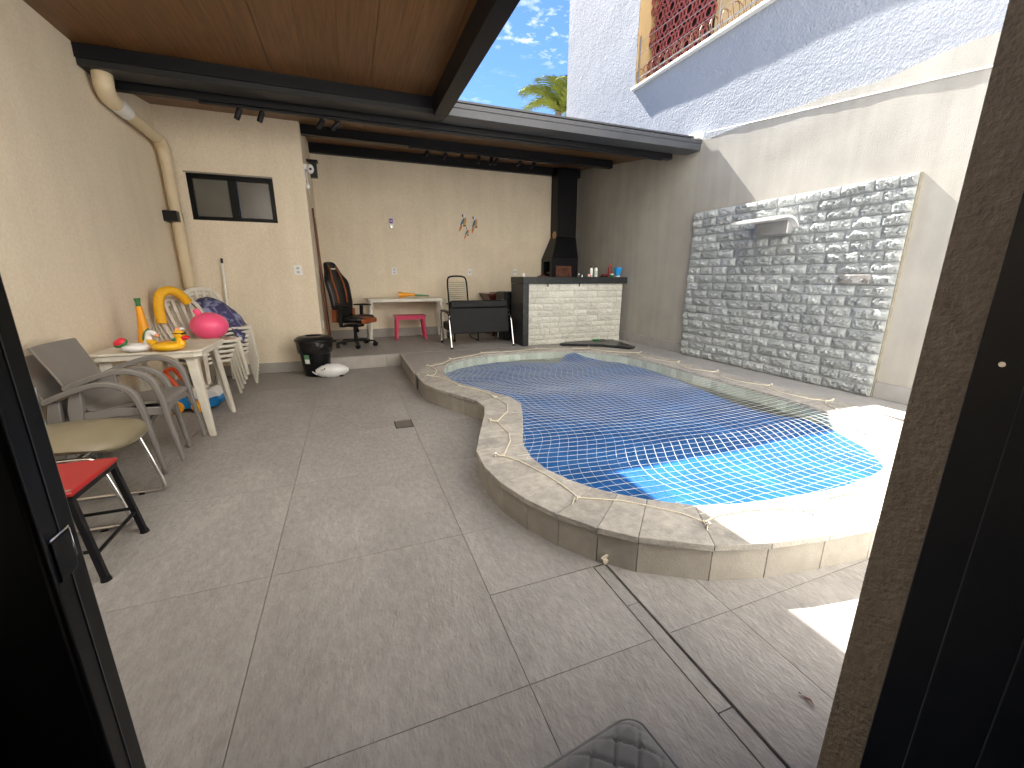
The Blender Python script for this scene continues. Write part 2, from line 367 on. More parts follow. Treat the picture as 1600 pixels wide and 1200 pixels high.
# indoor floor behind the doorway
# slot drain
dr = thing('slot_drain', 'narrow tiled slot drain between two dark slots running from pool edge to doorway', 'drain', (0,0,0))
for (y0, y1) in [(.46, .70), (.704, 1.17), (1.174, 1.425)]:
    MB().box((.9685,y0,-.012),(1.024,y1,-.001)).build('drain_tile', TILE, dr)
MB().box((.9625,.46,-.013),(1.0355,1.428,-.0125)).build('channel', DRAINBLK, dr)
k = MB()
for q in range(3):
    k.tube(catmull([(1.03,1.43,.0),(1.02+.01*q,1.425,.02),(1.035-.012*q,1.43,.035),(1.03+.01*q,1.425,.05)],4), .006, 6)
tag(k.build('rope_knot', ROPE, None, True), 'small frayed rope knot at foot of pool wall beside slot drain', 'rope')
fd = thing('floor_drain', 'small square metal floor drain cover set in grey tiles left of pool', 'drain', (.372,3.757,0))
MB().box((-.072,-.098,.0005),(.072,.098,.004)).build('grate', mat('grate', (.16,.15,.14), .4, .1, 9, metal=.4), fd)
MB().box((-.080,-.1,.0004),(-.0725,.1,.003)).box((.0725,-.1,.0004),(.0785,.1,.003)).box((-.072,-.103,.0004),(.072,-.0985,.003)).build('rim', DRAINBLK, fd)

deck = empty_struct('raised_deck')
DX = [-.41, .4525, 1.35, 2.25, 3.15, 4.05, 4.75]; DY = [6.46, 7.36, 8.26, 8.47]
MB().box((-.41,6.475,-.01),(XR,YB,D-.014)).build('deck_base', GROUT, deck)
for i in range(len(DX)-1):
    for j in range(len(DY)-1):
        MB().box((DX[i]+G,DY[j]+G,D-.012),(DX[i+1]-G,DY[j+1]-G,D)).build('deck_tile', TILE, deck)
for (x0,x1) in [(-.41,.45),(.4525,.672)]:
    MB().box((x0+G,6.461,0),(x1-G,6.474,D-.0125)).build('step_tile', BASEB, deck)
# deck around the far side of the pool, level with the coping
for a,b,c,d in [(.672,1.35,4.95,6.458),(1.35,2.25,5.4,6.458),(2.25,3.15,5.4,6.458),(3.15,4.05,5.2,6.458),(4.05,4.222,4.8,6.458)]:
    v_, f_ = poly_minus([(a+G,c),(b-G,c),(b-G,d),(a+G,d)], OUT)
    # keep only what lies outside the pool on the deck side
    f_ = [f for f in f_ if sum(v_[i][1] for i in f)/len(f) > 5.0]
    if f_: slab_from(v_, f_, 0, D-.003).build('deck_tile', TILE, deck)
for i in range(6):
    y0 = 1.3+i*.86; MB().box((4.2225,y0+G,0),(XR,y0+.86-G,D-.006)).build('strip_tile', STRIP, deck)
for (y0,y1) in [(5.0,5.48),(5.48,5.97),(5.97,6.459)]:
    MB().box((.66,y0+G,0),(.6705,y1-G,D-.016)).build('riser_tile', RISER, deck)
MB().box((.655,5.0,D-.015),(.6715,6.459,D-.001)).build('riser_edge', COPE, deck)

# ------------------------------------------------------------------ the pool
pool = thing('swimming_pool', 'kidney shaped raised pool with stone coping and tiled rim wall', 'pool')
cs = thing
def off_out(i, d):
    a, b = Vector(OUT[i]), Vector(INN[i]); v = (a-b).normalized(); return tuple(a+v*d)
for i in range(NP):
    j = (i+1) % NP
    far = 38 <= i <= 50 or i >= 30
    ov = .0 if far else .018
    o0, o1, i0, i1 = off_out(i, ov), off_out(j, ov), INN[i], INN[j]
    e = .0007
    def sh(p, q, t): v = (Vector(q)-Vector(p)); return tuple(Vector(p)+v.normalized()*t) if v.length > .01 else p
    a, b, c, d = sh(o0,o1,e), sh(o1,o0,e), sh(i1,i0,e), sh(i0,i1,e)
    dz = random.uniform(-.0015,.0015)
    q = MB().prism([a,b,c,d], D-.028, D+.004+dz).build('coping_stone', COPE, pool, bevel=.0035)
    if not far or i == 50 or i==0:
        pass
    if i < 30:   # riser tiles of the rim wall
        n = 2 if (Vector(OUT[i])-Vector(OUT[j])).length > .42 else 1
        for s_ in range(n):
            p = lerp(OUT[i], OUT[j], s_/n); q_ = lerp(OUT[i], OUT[j], (s_+1)/n)
            ii = Vector(INN[i])-Vector(OUT[i]); ii.normalize(); jj = Vector(INN[j])-Vector(OUT[j]); jj.normalize()
            pa, pb = sh(p,q_,.0012), sh(q_,p,.0012)
            qa = tuple(Vector(pa)+ii*.02); qb = tuple(Vector(pb)+jj*.02)
            MB().prism([pa,pb,qb,qa], -.01, D-.0285).build('rim_tile', RISER, pool, bevel=.002, seg=1)
# dark joint core behind the riser tiles, and basin
core = MB(); basin = MB()
for i in range(NP):
    j = (i+1) % NP
    def mid(k, t): return lerp(OUT[k], INN[k], t)
    core.prism([mid(i,.05),mid(j,.05),mid(j,.9),mid(i,.9)], -.05, D-.0295)
    a, b = mid(i,.955), mid(j,.955)
    basin.add([(*a,D-.03),(*b,D-.03),(*b,-1.2),(*a,-1.2)], [(0,1,2,3)])
r_ = delaunay_2d_cdt([Vector(p) for p in INN], [], [list(range(NP))], 1, 1e-5)
basin.add([(v.x,v.y,-1.2) for v in r_[0]], [tuple(f) for f in r_[2]])
core.build('rim_core', GROUT, pool); basin.build('basin', BASIN, pool)
# wall tiles inside, two courses
bt = MB().box((-.5,0,-.5),(.5,.010,.5)).mesh('basin_tile', BTILE)
cum = [0.0]; PI_ = [Vector((*p,0)) for p in INN]
for i in range(NP): cum.append(cum[-1]+(PI_[(i+1)%NP]-PI_[i]).length)
nT = 140; tl = cum[-1]/nT
def along(s_):
    s_ %= cum[-1]
    for i in range(NP):
        if cum[i+1] >= s_:
            t = (s_-cum[i])/(cum[i+1]-cum[i]); return PI_[i].lerp(PI_[(i+1)%NP], t)
    return PI_[0]
for row in range(2):
    for k in range(nT):
        s0 = (k+.5*row)*tl; a, b = along(s0), along(s0+tl); d_ = b-a; c_ = (a+b)/2
        ang = math.atan2(d_.y, d_.x)
        nrm = Vector((-d_.y, d_.x, 0)).normalized()      # inner side is to the left of the walking direction
        c_ = c_ - nrm*(.004+random.uniform(0,.002))
        inst(bt, 'basin_tile', pool, (c_.x, c_.y, D-.028-.052-row*.101), (0,0,ang), (d_.length-.003, 1, .098))
# eye bolts on the coping
eb = MB().tube([(.012*math.cos(t*math.pi/5), 0, .022+.012*math.sin(t*math.pi/5)) for t in range(10)], .0028, 6, True).tube([(0,0,0),(0,0,.011)], .003, 6).lathe([(.009,0),(.009,.003),(.004,.004)],10).mesh('eye_bolt', CHROME, True)
HOOKS = [(.88,5.36),(.78,4.78),(1.01,4.18),(1.21,3.66),(.975,3.02),(.80,2.37),(1.0,1.69),(1.46,1.26),(2.03,1.17),(2.75,1.12),(3.5,1.35),(4.02,1.95),(4.2,2.42),(4.17,3.03),(4.17,3.75),(4.17,4.4),(4.16,5.2),(3.65,5.92),(2.8,6.16),(1.82,6.08),(1.25,5.75)]
for x, y in HOOKS: inst(eb, 'eye_bolt', pool, (x,y,D+.004), (0,0,random.uniform(0,3)))

# water and blue cover
WZ = .058
struct(MB().add([(v.x,v.y,WZ) for v in r_[0]], [tuple(f) for f in r_[2]]).build('pool_water', WATER))
covp = []
gapA = [(2.0,5.86),(2.30,5.78),(2.62,5.60),(2.88,5.50),(3.02,5.66),(3.16,5.80)]
gapB = [(3.79,2.42),(3.66,2.55),(3.60,2.78),(3.63,3.05),(3.70,3.45),(3.78,3.9),(3.82,4.4),(3.845,4.62)]
def shrink(k, t=.012):
    a, b = Vector(OUT[k]), Vector(INN[k]); v = (b-a).normalized(); return tuple(b+v*t)
seq = [shrink(k) for k in range(0, 29)] + [shrink(29)] + gapB + [shrink(k) for k in range(37, 42)] + gapA[::-1] + [shrink(k) for k in range(47, 51)]
covp = seq
pts = [Vector(p) for p in covp]; n0 = len(pts); gx = .8
grid = []
while gx < 4.0:
    gy = 1.2
    while gy < 6.1:
        p = (gx+random.uniform(-.008,.008), gy+random.uniform(-.008,.008))
        if inside(p, covp) and all((Vector(p)-q).length > .04 for q in pts[:n0]): grid.append(Vector(p))
        gy += .06
    gx += .06
rc = delaunay_2d_cdt(pts+grid, [], [list(range(n0))], 1, 1e-5)
cv = MB(); vv = []
for v in rc[0]:
    z = .066 + .010*noise.noise((v.x*2.1, v.y*2.1, 1)) + .004*noise.noise((v.x*7, v.y*7, 4))
    dd = (Vector((v.x,v.y))-Vector((3.25,5.72))).length
    z += .11*max(0, 1-dd/.34)**1.3
    vv.append((v.x,v.y,max(z, WZ+.002)))
cv.add(vv, [tuple(f) for f in rc[2]])
co = cv.build('pool_cover', COVER, None, True)
tag(co, 'blue bubble thermal cover floating on the pool under the net', 'pool cover')

# safety net
net = thing('pool_net', 'white safety net stretched over the pool and tied to coping bolts', 'net', (0,0,0))
hk = [Vector((*h,0)) for h in HOOKS]
rope = []
for i, h in enumerate(hk):
    h2 = hk[(i+1) % len(hk)]
    c0 = Vector((2.35,3.6,0))
    def inn(p, t): 
        # move towards the nearest inner corner
        q = min(PI_, key=lambda z: (z-p).length); return p.lerp(q, t)
    a, b = inn(h, .22), inn(h2, .22)
    for s_ in range(5):
        t = s_/5; p = a.lerp(b, t); p = inn(p, .45*math.sin(math.pi*t))
        rope.append((p.x, p.y, D+.008))
ropep = [(p[0],p[1]) for p in rope]
MB().tube(rope, .0042, 6, True).build('border_rope', ROPE, net, True)
ties = MB()
for h in HOOKS:
    q = min(rope, key=lambda z: (Vector(z[:2])-Vector(h)).length)
    ties = MB()
    ties.tube(catmull([(h[0],h[1],D+.03),lerp((h[0],h[1],D+.012),q,.4),q,lerp(q,(h[0],h[1],D+.016),.6),(h[0]+.004,h[1],D+.02)],4), .004, 5)
    ties.tube([(q[0]+.008*math.cos(t),q[1]+.008*math.sin(t),D+.012) for t in (0,1.2,2.4,3.6,4.8)], .004, 5, True)
    e = (h[0]+random.uniform(-.05,.05), h[1]+random.uniform(-.05,.05), D+.007)
    ties.tube(catmull([(h[0],h[1],D+.02),lerp((h[0],h[1],D+.02),e,.5),e],4), .003, 5)
    ties.build('tie', ROPE, net, True)
thr = MB()
def sag(x, y):
    d_ = min((Vector((x,y,0))-q).length for q in PI_[::2]); return D+.006-.035*(1-math.exp(-d_*1.6))+.006*noise.noise((x*3,y*3,2))
def warp(u, v):
    return (u + .15*math.sin(2.3*v+.35*u+.6)+.06*math.sin(5.1*v+.9*u) + .03*noise.noise((u*2,v*2,0)),
            v + .035*math.sin(1.6*u+.5) + .02*noise.noise((u*2,v*2,9)))
def thread(fn, a, b, step):
    cur = []
    n = int((b-a)/step)
    for k in range(n+1):
        x, y = fn(a+k*step)
        if inside((x,y), ropep): cur.append((x,y,sag(x,y)))
        else:
            if len(cur) > 1: thr.tube(cur, .00105, 3)
            cur = []
    if len(cur) > 1: thr.tube(cur, .00105, 3)
u = .5
while u < 4.6: thread(lambda t: warp(u, t), .8, 6.5, .05); u += .066
v = .9
while v < 6.5: thread(lambda t: warp(t, v), .4, 4.7, .055); v += .066
no = thr.build('net_mesh', NET, net); no['kind'] = 'stuff'

# ------------------------------------------------------------------ walls
def wd(y, z, amp=.017): return amp*noise.noise((y*.55, z*1.0, 3.3)) + amp*.45*noise.noise((y*1.3+4, z*2.3, 1.3)) + amp*.12*noise.noise((y*5, z*6, 7))
def wavy_panel(x, y0, y1, z0, z1, amp, step=.06, top=None):
    mb = MB(); ny = int((y1-y0)/step); nz = int((z1-z0)/step); vs = []
    for i in range(ny+1):
        y = y0+(y1-y0)*i/ny; zt = top(y) if top else z1
        for j in range(nz+1):
            z = z0+(zt-z0)*j/nz
            vs.append((x-wd(y, z, amp), y, z))
    fs = []
    for i in range(ny):
        for j in range(nz):
            a = i*(nz+1)+j; fs.append((a, a+1, a+nz+2, a+nz+1))
    n = len(vs)
    mb.add(vs, fs)
    # thickness: top edge strip back to the wall core
    tp = [vs[i*(nz+1)+nz] for i in range(ny+1)]
    mb.add(tp+[(x+.03,p[1],p[2]) for p in tp], [(i,i+1,ny+2+i,ny+1+i) for i in range(ny)])
    return mb
bw = thing('boundary_wall', 'tall plastered side wall behind the pool with uneven grey beige plaster', 'wall')
topf = lambda y: (3.13+.025*math.sin(y*1.7)+.035*noise.noise((y*1.9,0,5))) if y < 5.03 else 3.176+(y-5.06)*.127
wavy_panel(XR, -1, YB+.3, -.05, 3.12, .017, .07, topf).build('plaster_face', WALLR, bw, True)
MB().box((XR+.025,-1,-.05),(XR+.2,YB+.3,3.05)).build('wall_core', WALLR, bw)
for (a, b) in [(.46,1.2),(1.2,2.392),(4.985,5.6),(5.6,6.5),(6.5,7.4),(7.4,8.3)]:
    MB().box((XR-.024,a+G,D-.004),(XR+.02,b-G,D+.15)).build('skirting', STRIP, bw, bevel=.002, seg=1)
lw = thing('left_wall', 'long beige plaster wall on the left behind the stacked chairs', 'wall')
MB().box((XL-.2,-.2,-.05),(XL,YB+.2,3.4)).build('plaster', BEIGE, lw)
for i in range(7):
    y0 = .46+i*.9; MB().box((XL-.01,y0+G,-.001),(XL+.012,min(y0+.9,6.58)-G,.14)).build('skirting', BASEB, lw, bevel=.002, seg=1)
bk = thing('back_wall', 'beige rear wall behind the gaming chair and barbecue', 'wall')
MB().box((-.45,YB,0),(XR+.2,YB+.2,3.9)).build('plaster', BEIGE, bk)
for i in range(6):
    x0 = -.41+i*.9; MB().box((x0+G,YB-.012,D),(min(x0+.9,XR-.03)-G,YB+.01,D+.16)).build('skirting', BASEB, bk, bevel=.002, seg=1)
# annex with window
ax = thing('annex_block', 'projecting beige room block with a small black framed sliding window', 'building')
AY = 6.58; wx0, wx1, wz0, wz1 = -1.725, -.79, 2.01, 2.55
m_ = MB()
m_.box((XL,AY,0),(wx0,AY+.15,3.35)).box((wx1,AY,0),(-.41,AY+.15,3.35)).box((wx0,AY+.0005,0),(wx1,AY+.15,wz0)).box((wx0,AY+.0005,wz1),(wx1,AY+.15,3.35))
m_.box((-.56,AY+.151,0),(-.4105,YB-.001,3.6))
m_.build('wall', BEIGE, ax)
for (a,b) in [(XL,-1.3425),(-1.3425,-.4425)]:
    MB().box((a+G,AY-.012,0),(b-G,AY+.01,.145)).build('skirting', BASEB, ax, bevel=.002, seg=1)
MB().box((-.4405,AY-.012,0),(-.408,AY+.01,.145)).build('skirting', BASEB, ax)
wn = MB().box((wx0,AY+.005,wz0),(wx0+.055,AY+.06,wz1)).box((wx1-.055,AY+.005,wz0),(wx1,AY+.06,wz1)).box((wx0+.055,AY+.006,wz0),(wx1-.055,AY+.06,wz0+.045)).box((wx0+.055,AY+.006,wz1-.055),(wx1-.055,AY+.06,wz1)).box((-1.30,AY+.0075,wz0+.045),(-1.205,AY+.059,wz1-.055)).build('window_frame', BLACKF, ax, bevel=.003)
MB().box((wx0+.055,AY+.034,wz0+.045),(-1.301,AY+.039,wz1-.055)).build('pane', GLASSD, wn)
MB().box((-1.204,AY+.046,wz0+.045),(wx1-.055,AY+.051,wz1-.055)).build('pane', mat('dark_pane', (.075,.066,.055), .2, .15, 1.5, spec=.6), wn)
MB().box((wx0-.02,AY-.006,wz1),(wx1,AY+.02,wz1+.018)).build('window_lintel', mat('lintel_grey', (.30,.27,.22), .7, .1, 9), ax)

# ------------------------------------------------------------------ stone cladding
def split_bricks(n, amp, seed, depth=.035):
    out_ = []
    for k in range(n):
        mb = MB(); nx, nz = 20, 8; vs = []
        for i in range(nx+1):
            for j in range(nz+1):
                u, v = i/nx, j/nz; x, z = u-.5, v-.5
                e = min(u, 1-u)*5; f = min(v, 1-v)*2.2
                ed = min(1, e)**.6*min(1, f)**.6
                rg = noise.noise((u*4+seed+k*9, v*3, k*3.1)) + .6*noise.noise((u*9+k*5, v*6+seed, k)) + .5*noise.noise((u*19+k*5, v*10+seed, k)) + .4*noise.noise((u*34+k*5, v*9+seed, k+4))
                y = -(.008 + ed*(depth*.55 + amp*rg))
                wob = .012*noise.noise((u*5+k, v*5, 8+k))
                vs.append((x+wob*.3*(1 if 0<i<nx else .6), min(y, -.004), z+wob*(1 if 0<j<nz else 1.6)))
        fs = [(i*(nz+1)+j, (i+1)*(nz+1)+j, (i+1)*(nz+1)+j+1, i*(nz+1)+j+1) for i in range(nx) for j in range(nz)]
        mb.add(vs, fs)
        # sides back to the wall
        bd = [i*(nz+1) for i in range(nx+1)] + [nx*(nz+1)+j for j in range(1, nz+1)] + [i*(nz+1)+nz for i in range(nx-1,-1,-1)] + [j for j in range(nz-1,0,-1)]
        m = len(bd); mb.add([vs[i] for i in bd]+[(vs[i][0],.01,vs[i][2]) for i in bd], [(i,(i+1)%m,m+(i+1)%m,m+i) for i in range(m)])
        out_.append(mb)
    return out_
BR = [b.mesh('stone_brick', STONE) for b in split_bricks(16, .025, 1, .048)]
PY0, PY1, PZ0, PZ1 = 2.40, 4.98, D-.002, 2.215
sp = thing('stone_cladding', 'panel of grey split face stone bricks on the wall behind the pool', 'stone panel')
MB().box((XR-.035,PY0+.004,PZ0),(XR+.02,PY1,PZ1-.006)).build('mortar_bed', MORTAR, sp)
rows = 19; rh = (PZ1-PZ0)/rows
for r in range(rows):
    y = PY0 + (0 if r % 2 else -.11); 
    z = PZ0+(r+.5)*rh
    while y < PY1-.01:
        L_ = random.uniform(.19,.33); a, b = max(y, PY0), min(y+L_, PY1)
        if PY1-b < .07: b = PY1
        if b-a > .03:
            inst(random.choice(BR), 'stone_brick', sp, (XR-.030-random.uniform(0,.012), (a+b)/2, z), (0,0,-math.pi/2), (b-a-.004, 1, rh-.004))
        y = b
# local +x of a brick runs along -Y here
MB().box((XR-.038,PY0-.006,PZ0),(XR+.0,PY0+.003,PZ1)).build('edge_render', mat('yellowish_render', (.21,.195,.155), .9, .15, 20, .4, 80), sp)
# waterfall spout: curved stainless blade
spt = thing('waterfall_spout', 'curved stainless steel waterfall spout projecting from the stone panel', 'spout')
prof = [(-.02,1.80),(.0,1.87),(.045,1.935),(.11,1.975),(.19,1.985),(.29,1.97),(.42,1.945)]
mb = MB(); vs = []
pr = catmull([(a,0,b) for a, b in prof], 5)
for (a,_,b) in pr: vs += [(XR-.05-a, 3.40, b), (XR-.05-a, 3.93, b), (XR-.05-a, 3.93, b-.026), (XR-.05-a, 3.40, b-.026)]
mb.loft([vs[i:i+4] for i in range(0, len(vs), 4)])
mb.build('blade', mat('pale_steel', (.70,.70,.69), .5, .06, 12, metal=.25), spt, True)
MB().box((XR-.15,3.46,1.80),(XR-.03,3.87,1.94)).build('throat', mat('throat_steel', (.36,.37,.38), .45, .1, 9, metal=.4), spt, bevel=.01)
pl = thing('light_fixture_plate', 'small rectangular pale plate with two bolts among the stone bricks', 'plate', (XR-.07,2.74,1.31))
MB().box((-.008,-.14,-.045),(.03,.14,.045)).build('plate', mat('grey_plate', (.24,.235,.23), .9, .3, 14, .8, 50, spec=.1), pl, bevel=.008)
for s_ in (-1,1): MB().xf((-.012,s_*.115,-.01)).lathe([(.016,-.006),(.016,.004),(.008,.008)],10,'x').build('bolt', ALU, pl, True)

# ------------------------------------------------------------------ roofs
cn = thing('front_canopy', 'front patio canopy with brown wood look ceiling and black steel edge beams', 'canopy')
ZC = 3.195; CN0 = 1.80; x = XL  # unseen near edge of the canopy, stopped short to let fill light in
bw_ = .292; k = 0
edges = []
while x < 1.02:
    edges.append(x); x += bw_
joints = {-.775, .19}
for i, a in enumerate(edges):
    b = min(a+bw_, 1.02)
    gp = .004 if i in (4, 7) else .0012
    MB().box((a+.0006,CN0,ZC),(b-gp,5.075,ZC+.02)).build('ceiling_board', WOOD, cn)
MB().box((XL,CN0,ZC+.025),(1.22,5.06,ZC+.10)).build('roof_sheet', DARKST, cn)
MB().box((1.02,.45,3.0),(1.165,5.02,ZC+.11)).build('side_beam', BLACKM, cn, bevel=.004)
MB().box((1.166,.45,ZC+.02),(1.185,5.02,ZC+.13)).build('edge_flashing', FASCIA, cn)
rf = thing('rear_roof', 'sloping rear roof over the lounge area with black beams and grey steel gutter', 'roof')
def zr(y): return 3.105 + (y-5.45)*(3.50-3.105)/(8.46-5.45)
x = XL; i = 0
while x < XR-.02:
    b = min(x+bw_, XR-.01); gp = .004 if i % 4 == 3 else .0012
    MB().add([(x+.0006,5.45,zr(5.45)),(b-gp,5.45,zr(5.45)),(b-gp,8.458,zr(8.458)),(x+.0006,8.458,zr(8.458)),
              (x+.0006,5.45,zr(5.45)+.02),(b-gp,5.45,zr(5.45)+.02),(b-gp,8.458,zr(8.458)+.02),(x+.0006,8.458,zr(8.458)+.02)],
             [(0,1,2,3),(4,5,6,7),(0,1,5,4),(1,2,6,5),(2,3,7,6),(3,0,4,7)]).build('ceiling_board', WOOD, rf)
    x = b; i += 1
MB().add([(XL,5.06,3.19),(XR,5.06,3.19),(XR,8.7,3.66),(XL,8.7,3.66),(XL,5.06,3.21),(XR,5.06,3.21),(XR,8.7,3.70),(XL,8.7,3.70)],
   [(0,1,2,3),(4,5,6,7),(0,1,5,4),(1,2,6,5),(2,3,7,6),(3,0,4,7)]).build('roof_sheet', FASCIA, rf)
MB().box((XL,5.055,3.034),(1.165,5.30,ZC-.002)).build('gutter', DARKST, rf, bevel=.004)
MB().box((1.1655,5.03,3.034),(XR-.005,5.30,3.15)).build('gutter', FASCIA, rf, bevel=.006)
MB().box((1.1655,5.02,3.118),(XR-.003,5.034,3.165)).build('gutter_lip', FASCIA, rf, bevel=.003)
MB().box((XL,5.035,3.085),(1.02,5.0535,ZC-.003)).build('front_beam', BLACKM, rf, bevel=.003)
MB().box((XL,5.36,2.985),(4.55,5.45,3.10)).build('beam', BLACKM, rf, bevel=.004)
MB().box((-.41,6.74,zr(6.8)-.125),(4.46,6.84,zr(6.8)-.002)).build('beam', BLACKM, rf, bevel=.004)
MB().box((-.41,8.36,zr(8.4)-.155),(4.75,8.455,zr(8.4)-.004)).build('beam', BLACKM, rf, bevel=.004)
def track(name, label, x0, x1, y, z, xs):
    t = thing(name, label, 'track light', (0,y,z))
    MB().box((x0,-.018,-.02),(x1,.018,0)).build('rail', BLACKM, t)
    for k, x in enumerate(xs):
        a = MB().xf((x,0,-.075), rz=random.uniform(-.6,.6), ry=random.uniform(-.7,.7)+.3).lathe([(.02,-.055),(.026,-.05),(.026,.045),(.018,.055)],14)
        a.xf().tube([(x,0,-.02),(x,.0,-.07)], .006, 6)
        s = a.build('spotlight', BLACKM, t, True)
    return t
track('track_light', 'black spotlight rail under the front beam near the downpipe', -1.2, 4.4, 5.405, 2.985, [-.88,-.68,-.12,.03])
track('track_light', 'black rail with eight spotlights under the middle rear beam', 1.0, 3.6, 6.79, zr(6.8)-.125, [1.25,1.53,1.78,2.06,2.26,2.34,2.74,2.97])

# ------------------------------------------------------------------ house wall with the doorway, door frames, room behind
hw = thing('house_wall', 'rough plastered doorway wall at the right edge of the view', 'wall')
BOUNCE_WHITE = mat('bounce_white_paint', (.86, .845, .80), .8, .03, 3, .3, 120, spec=.2)  # unseen house front, made white to bounce sunlight into the patio
MB().box((1.0,.20,-.02),(1.12,YF,3.3)).build('jamb', JAMB, hw)
MB().box((1.1205,.20,-.02),(XR+.02,YF,3.3)).build('plaster', BOUNCE_WHITE, hw)
MB().box((XL-.2,.20,-.02),(-.95,YF,3.3)).build('plaster', BOUNCE_WHITE, hw)
MB().box((-.95,.20,2.45),(1.0,YF,3.3)).build('lintel', BOUNCE_WHITE, hw)
MB().box((XL-.2,.20,3.301),(XR+.02,YF,8.5)).build('bounce_storey', BOUNCE_WHITE, hw)  # unseen storey, added tall as a sunlit reflector for the shade
ir = thing('indoor_room', 'dark indoor room around the doorway behind the camera', 'room')
MB().box((-3,-4,-.2),(6,.19,-.012)).build('floor', TILE, ir)
MB().box((-3,-4.2,0),(6,-4,2.8)).box((-3.2,-4,0),(-3,.19,2.8)).box((6,-4,0),(6.2,.19,2.8)).build('walls', INTER, ir)
MB().box((-3.2,-4.2,2.8),(6.2,.19,3.0)).build('ceiling', INTER, ir)
rfm = thing('door_frame', 'black aluminium door frame post along the right edge of the doorway', 'door frame')
NAVYF = mat('blue_black_aluminium', (.008, .010, .014), .35, .15, 12, spec=.35)
MB().box((.968,.255,-.012),(.9995,.359,2.449)).build('post', NAVYF, rfm, bevel=.003)
MB().box((.945,.205,-.012),(.967,.29,2.449)).build('track', NAVYF, rfm, bevel=.003)
MB().box((.93,.16,-.012),(1.0,.2045,2.449)).build('inner_post', NAVYF, rfm, bevel=.003)
MB().xf((.968,.325,1.19)).lathe([(.0045,-.003),(.0045,0),(.002,.001)],10,'x').build('screw', CHROME, rfm, True)
ld = thing('sliding_door', 'black aluminium sliding door leaf along the left edge of the doorway', 'door')
MB().box((-.275,.345,.0),(-.211,.385,2.44)).build('stile', BLACKF, ld, bevel=.004)
MB().box((-.298,.320,.0),(-.2755,.368,2.44)).build('seal', mat('rubber_seal', (.02,.02,.02), .6, .1, 9), ld, bevel=.004)
MB().box((-.375,.300,.0),(-.299,.345,2.44)).build('stile', DARKST if False else BLACKF, ld, bevel=.004)
MB().box((-.95,.322,.06),(-.376,.328,2.38)).build('glass', TINT, ld)
MB().box((-.95,.300,.0),(-.3755,.345,.06)).build('bottom_rail', BLACKF, ld, bevel=.003)
MB().box((-.949,.300,2.38),(-.3755,.345,2.44)).build('top_rail', BLACKF, ld, bevel=.003)
MB().box((-.2112,.3640,.0),(-.2104,.3652,2.44)).box((-.3,.3440,.0),(-.2995,.3455,2.44)).build('edge_highlight', mat('highlight_grey', (.06,.06,.062), .5, .1, 9), ld)  # lighter strips painting in the highlight lines along the stiles
lt = MB().box((-.2112,.352,1.110),(-.2096,.372,1.142)).build('latch', BLACKF, ld, bevel=.002)
MB().box((-.2112,.352,1.1425),(-.2095,.374,1.1445)).box((-.2112,.3725,1.118),(-.2095,.3742,1.1424)).build('latch_rim', CHROME, lt, bevel=.001)

# ------------------------------------------------------------------ neighbour's house above the wall
nh = thing('neighbour_house', 'white stucco neighbouring house rising above the side wall', 'building')
SX = 4.775; oy1 = 6.70; oz = 4.38
def stucco(y0, y1, z0, z1): 
    mb = MB(); st = .09; ny = max(1,int((y1-y0)/st)); nz = max(1,int((z1-z0)/st)); vs = []
    for i in range(ny+1):
        for j in range(nz+1):
            y = y0+(y1-y0)*i/ny; z = z0+(z1-z0)*j/nz
            vs.append((SX-.006*noise.noise((y*1.1,z*1.4,6))-.003*noise.noise((y*4,z*4,1)), y, z))
    mb.add(vs, [(i*(nz+1)+j, i*(nz+1)+j+1, (i+1)*(nz+1)+j+1, (i+1)*(nz+1)+j) for i in range(ny) for j in range(nz)])
    return mb
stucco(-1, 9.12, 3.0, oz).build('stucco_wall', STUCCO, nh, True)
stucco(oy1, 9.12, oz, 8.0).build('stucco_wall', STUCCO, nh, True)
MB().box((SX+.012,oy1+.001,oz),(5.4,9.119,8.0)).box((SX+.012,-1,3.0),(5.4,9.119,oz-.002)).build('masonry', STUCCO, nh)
# sill
MB().add([(SX-.062,oy1+.03,oz-.03),(SX-.085,1.0,oz-.05),(SX+.10,1.0,oz-.05),(SX+.10,oy1+.03,oz-.03),(SX-.062,oy1+.03,oz+.005),(SX-.085,1.0,oz-.015),(SX+.10,1.0,oz-.015),(SX+.10,oy1+.03,oz+.005)],
   [(0,1,2,3),(4,5,6,7),(0,1,5,4),(1,2,6,5),(2,3,7,6),(3,0,4,7)]).build('sill', WHITEP, nh, bevel=.004)
MB().box((5.05,-1,oz-.01),(5.35,oy1,8.0)).build('recess_wall', TAN, nh)
MB().box((SX+.002,oy1-.004,oz+.003),(5.05,oy1+.0005,8.0)).build('reveal', TAN, nh)
cb = thing('cobogo_screen', 'dark red pierced clay screen in the opening of the white house', 'screen', (5.0,0,0))
cell = .165
cbm = MB()
n = 18
def ring(mb, cy, cz, r0, r1, d0=-.009, d1=.009, a0=0, a1=2*math.pi, n=18):
    full = a1-a0 > 6.2; vs = []; m = n if full else n+1
    for k in range(m):
        a = a0+(a1-a0)*k/n; c, s = math.cos(a), math.sin(a)
        vs.append([(d0,cy+r0*c,cz+r0*s),(d0,cy+r1*c,cz+r1*s),(d1,cy+r1*c,cz+r1*s),(d1,cy+r0*c,cz+r0*s)])
    mb.loft(vs, not full, full)
ring(cbm, 0, 0, .056, .074)
for k in range(6):
    a = math.pi/6+k*math.pi/3; c, s = math.cos(a), math.sin(a)
    cbm.tube([(0,.070*c,.070*s),(0,.130*c,.130*s)], 1, flat=(.022,.018), up=(1,0,0))
    a2 = a+math.pi/6; R1 = .0953
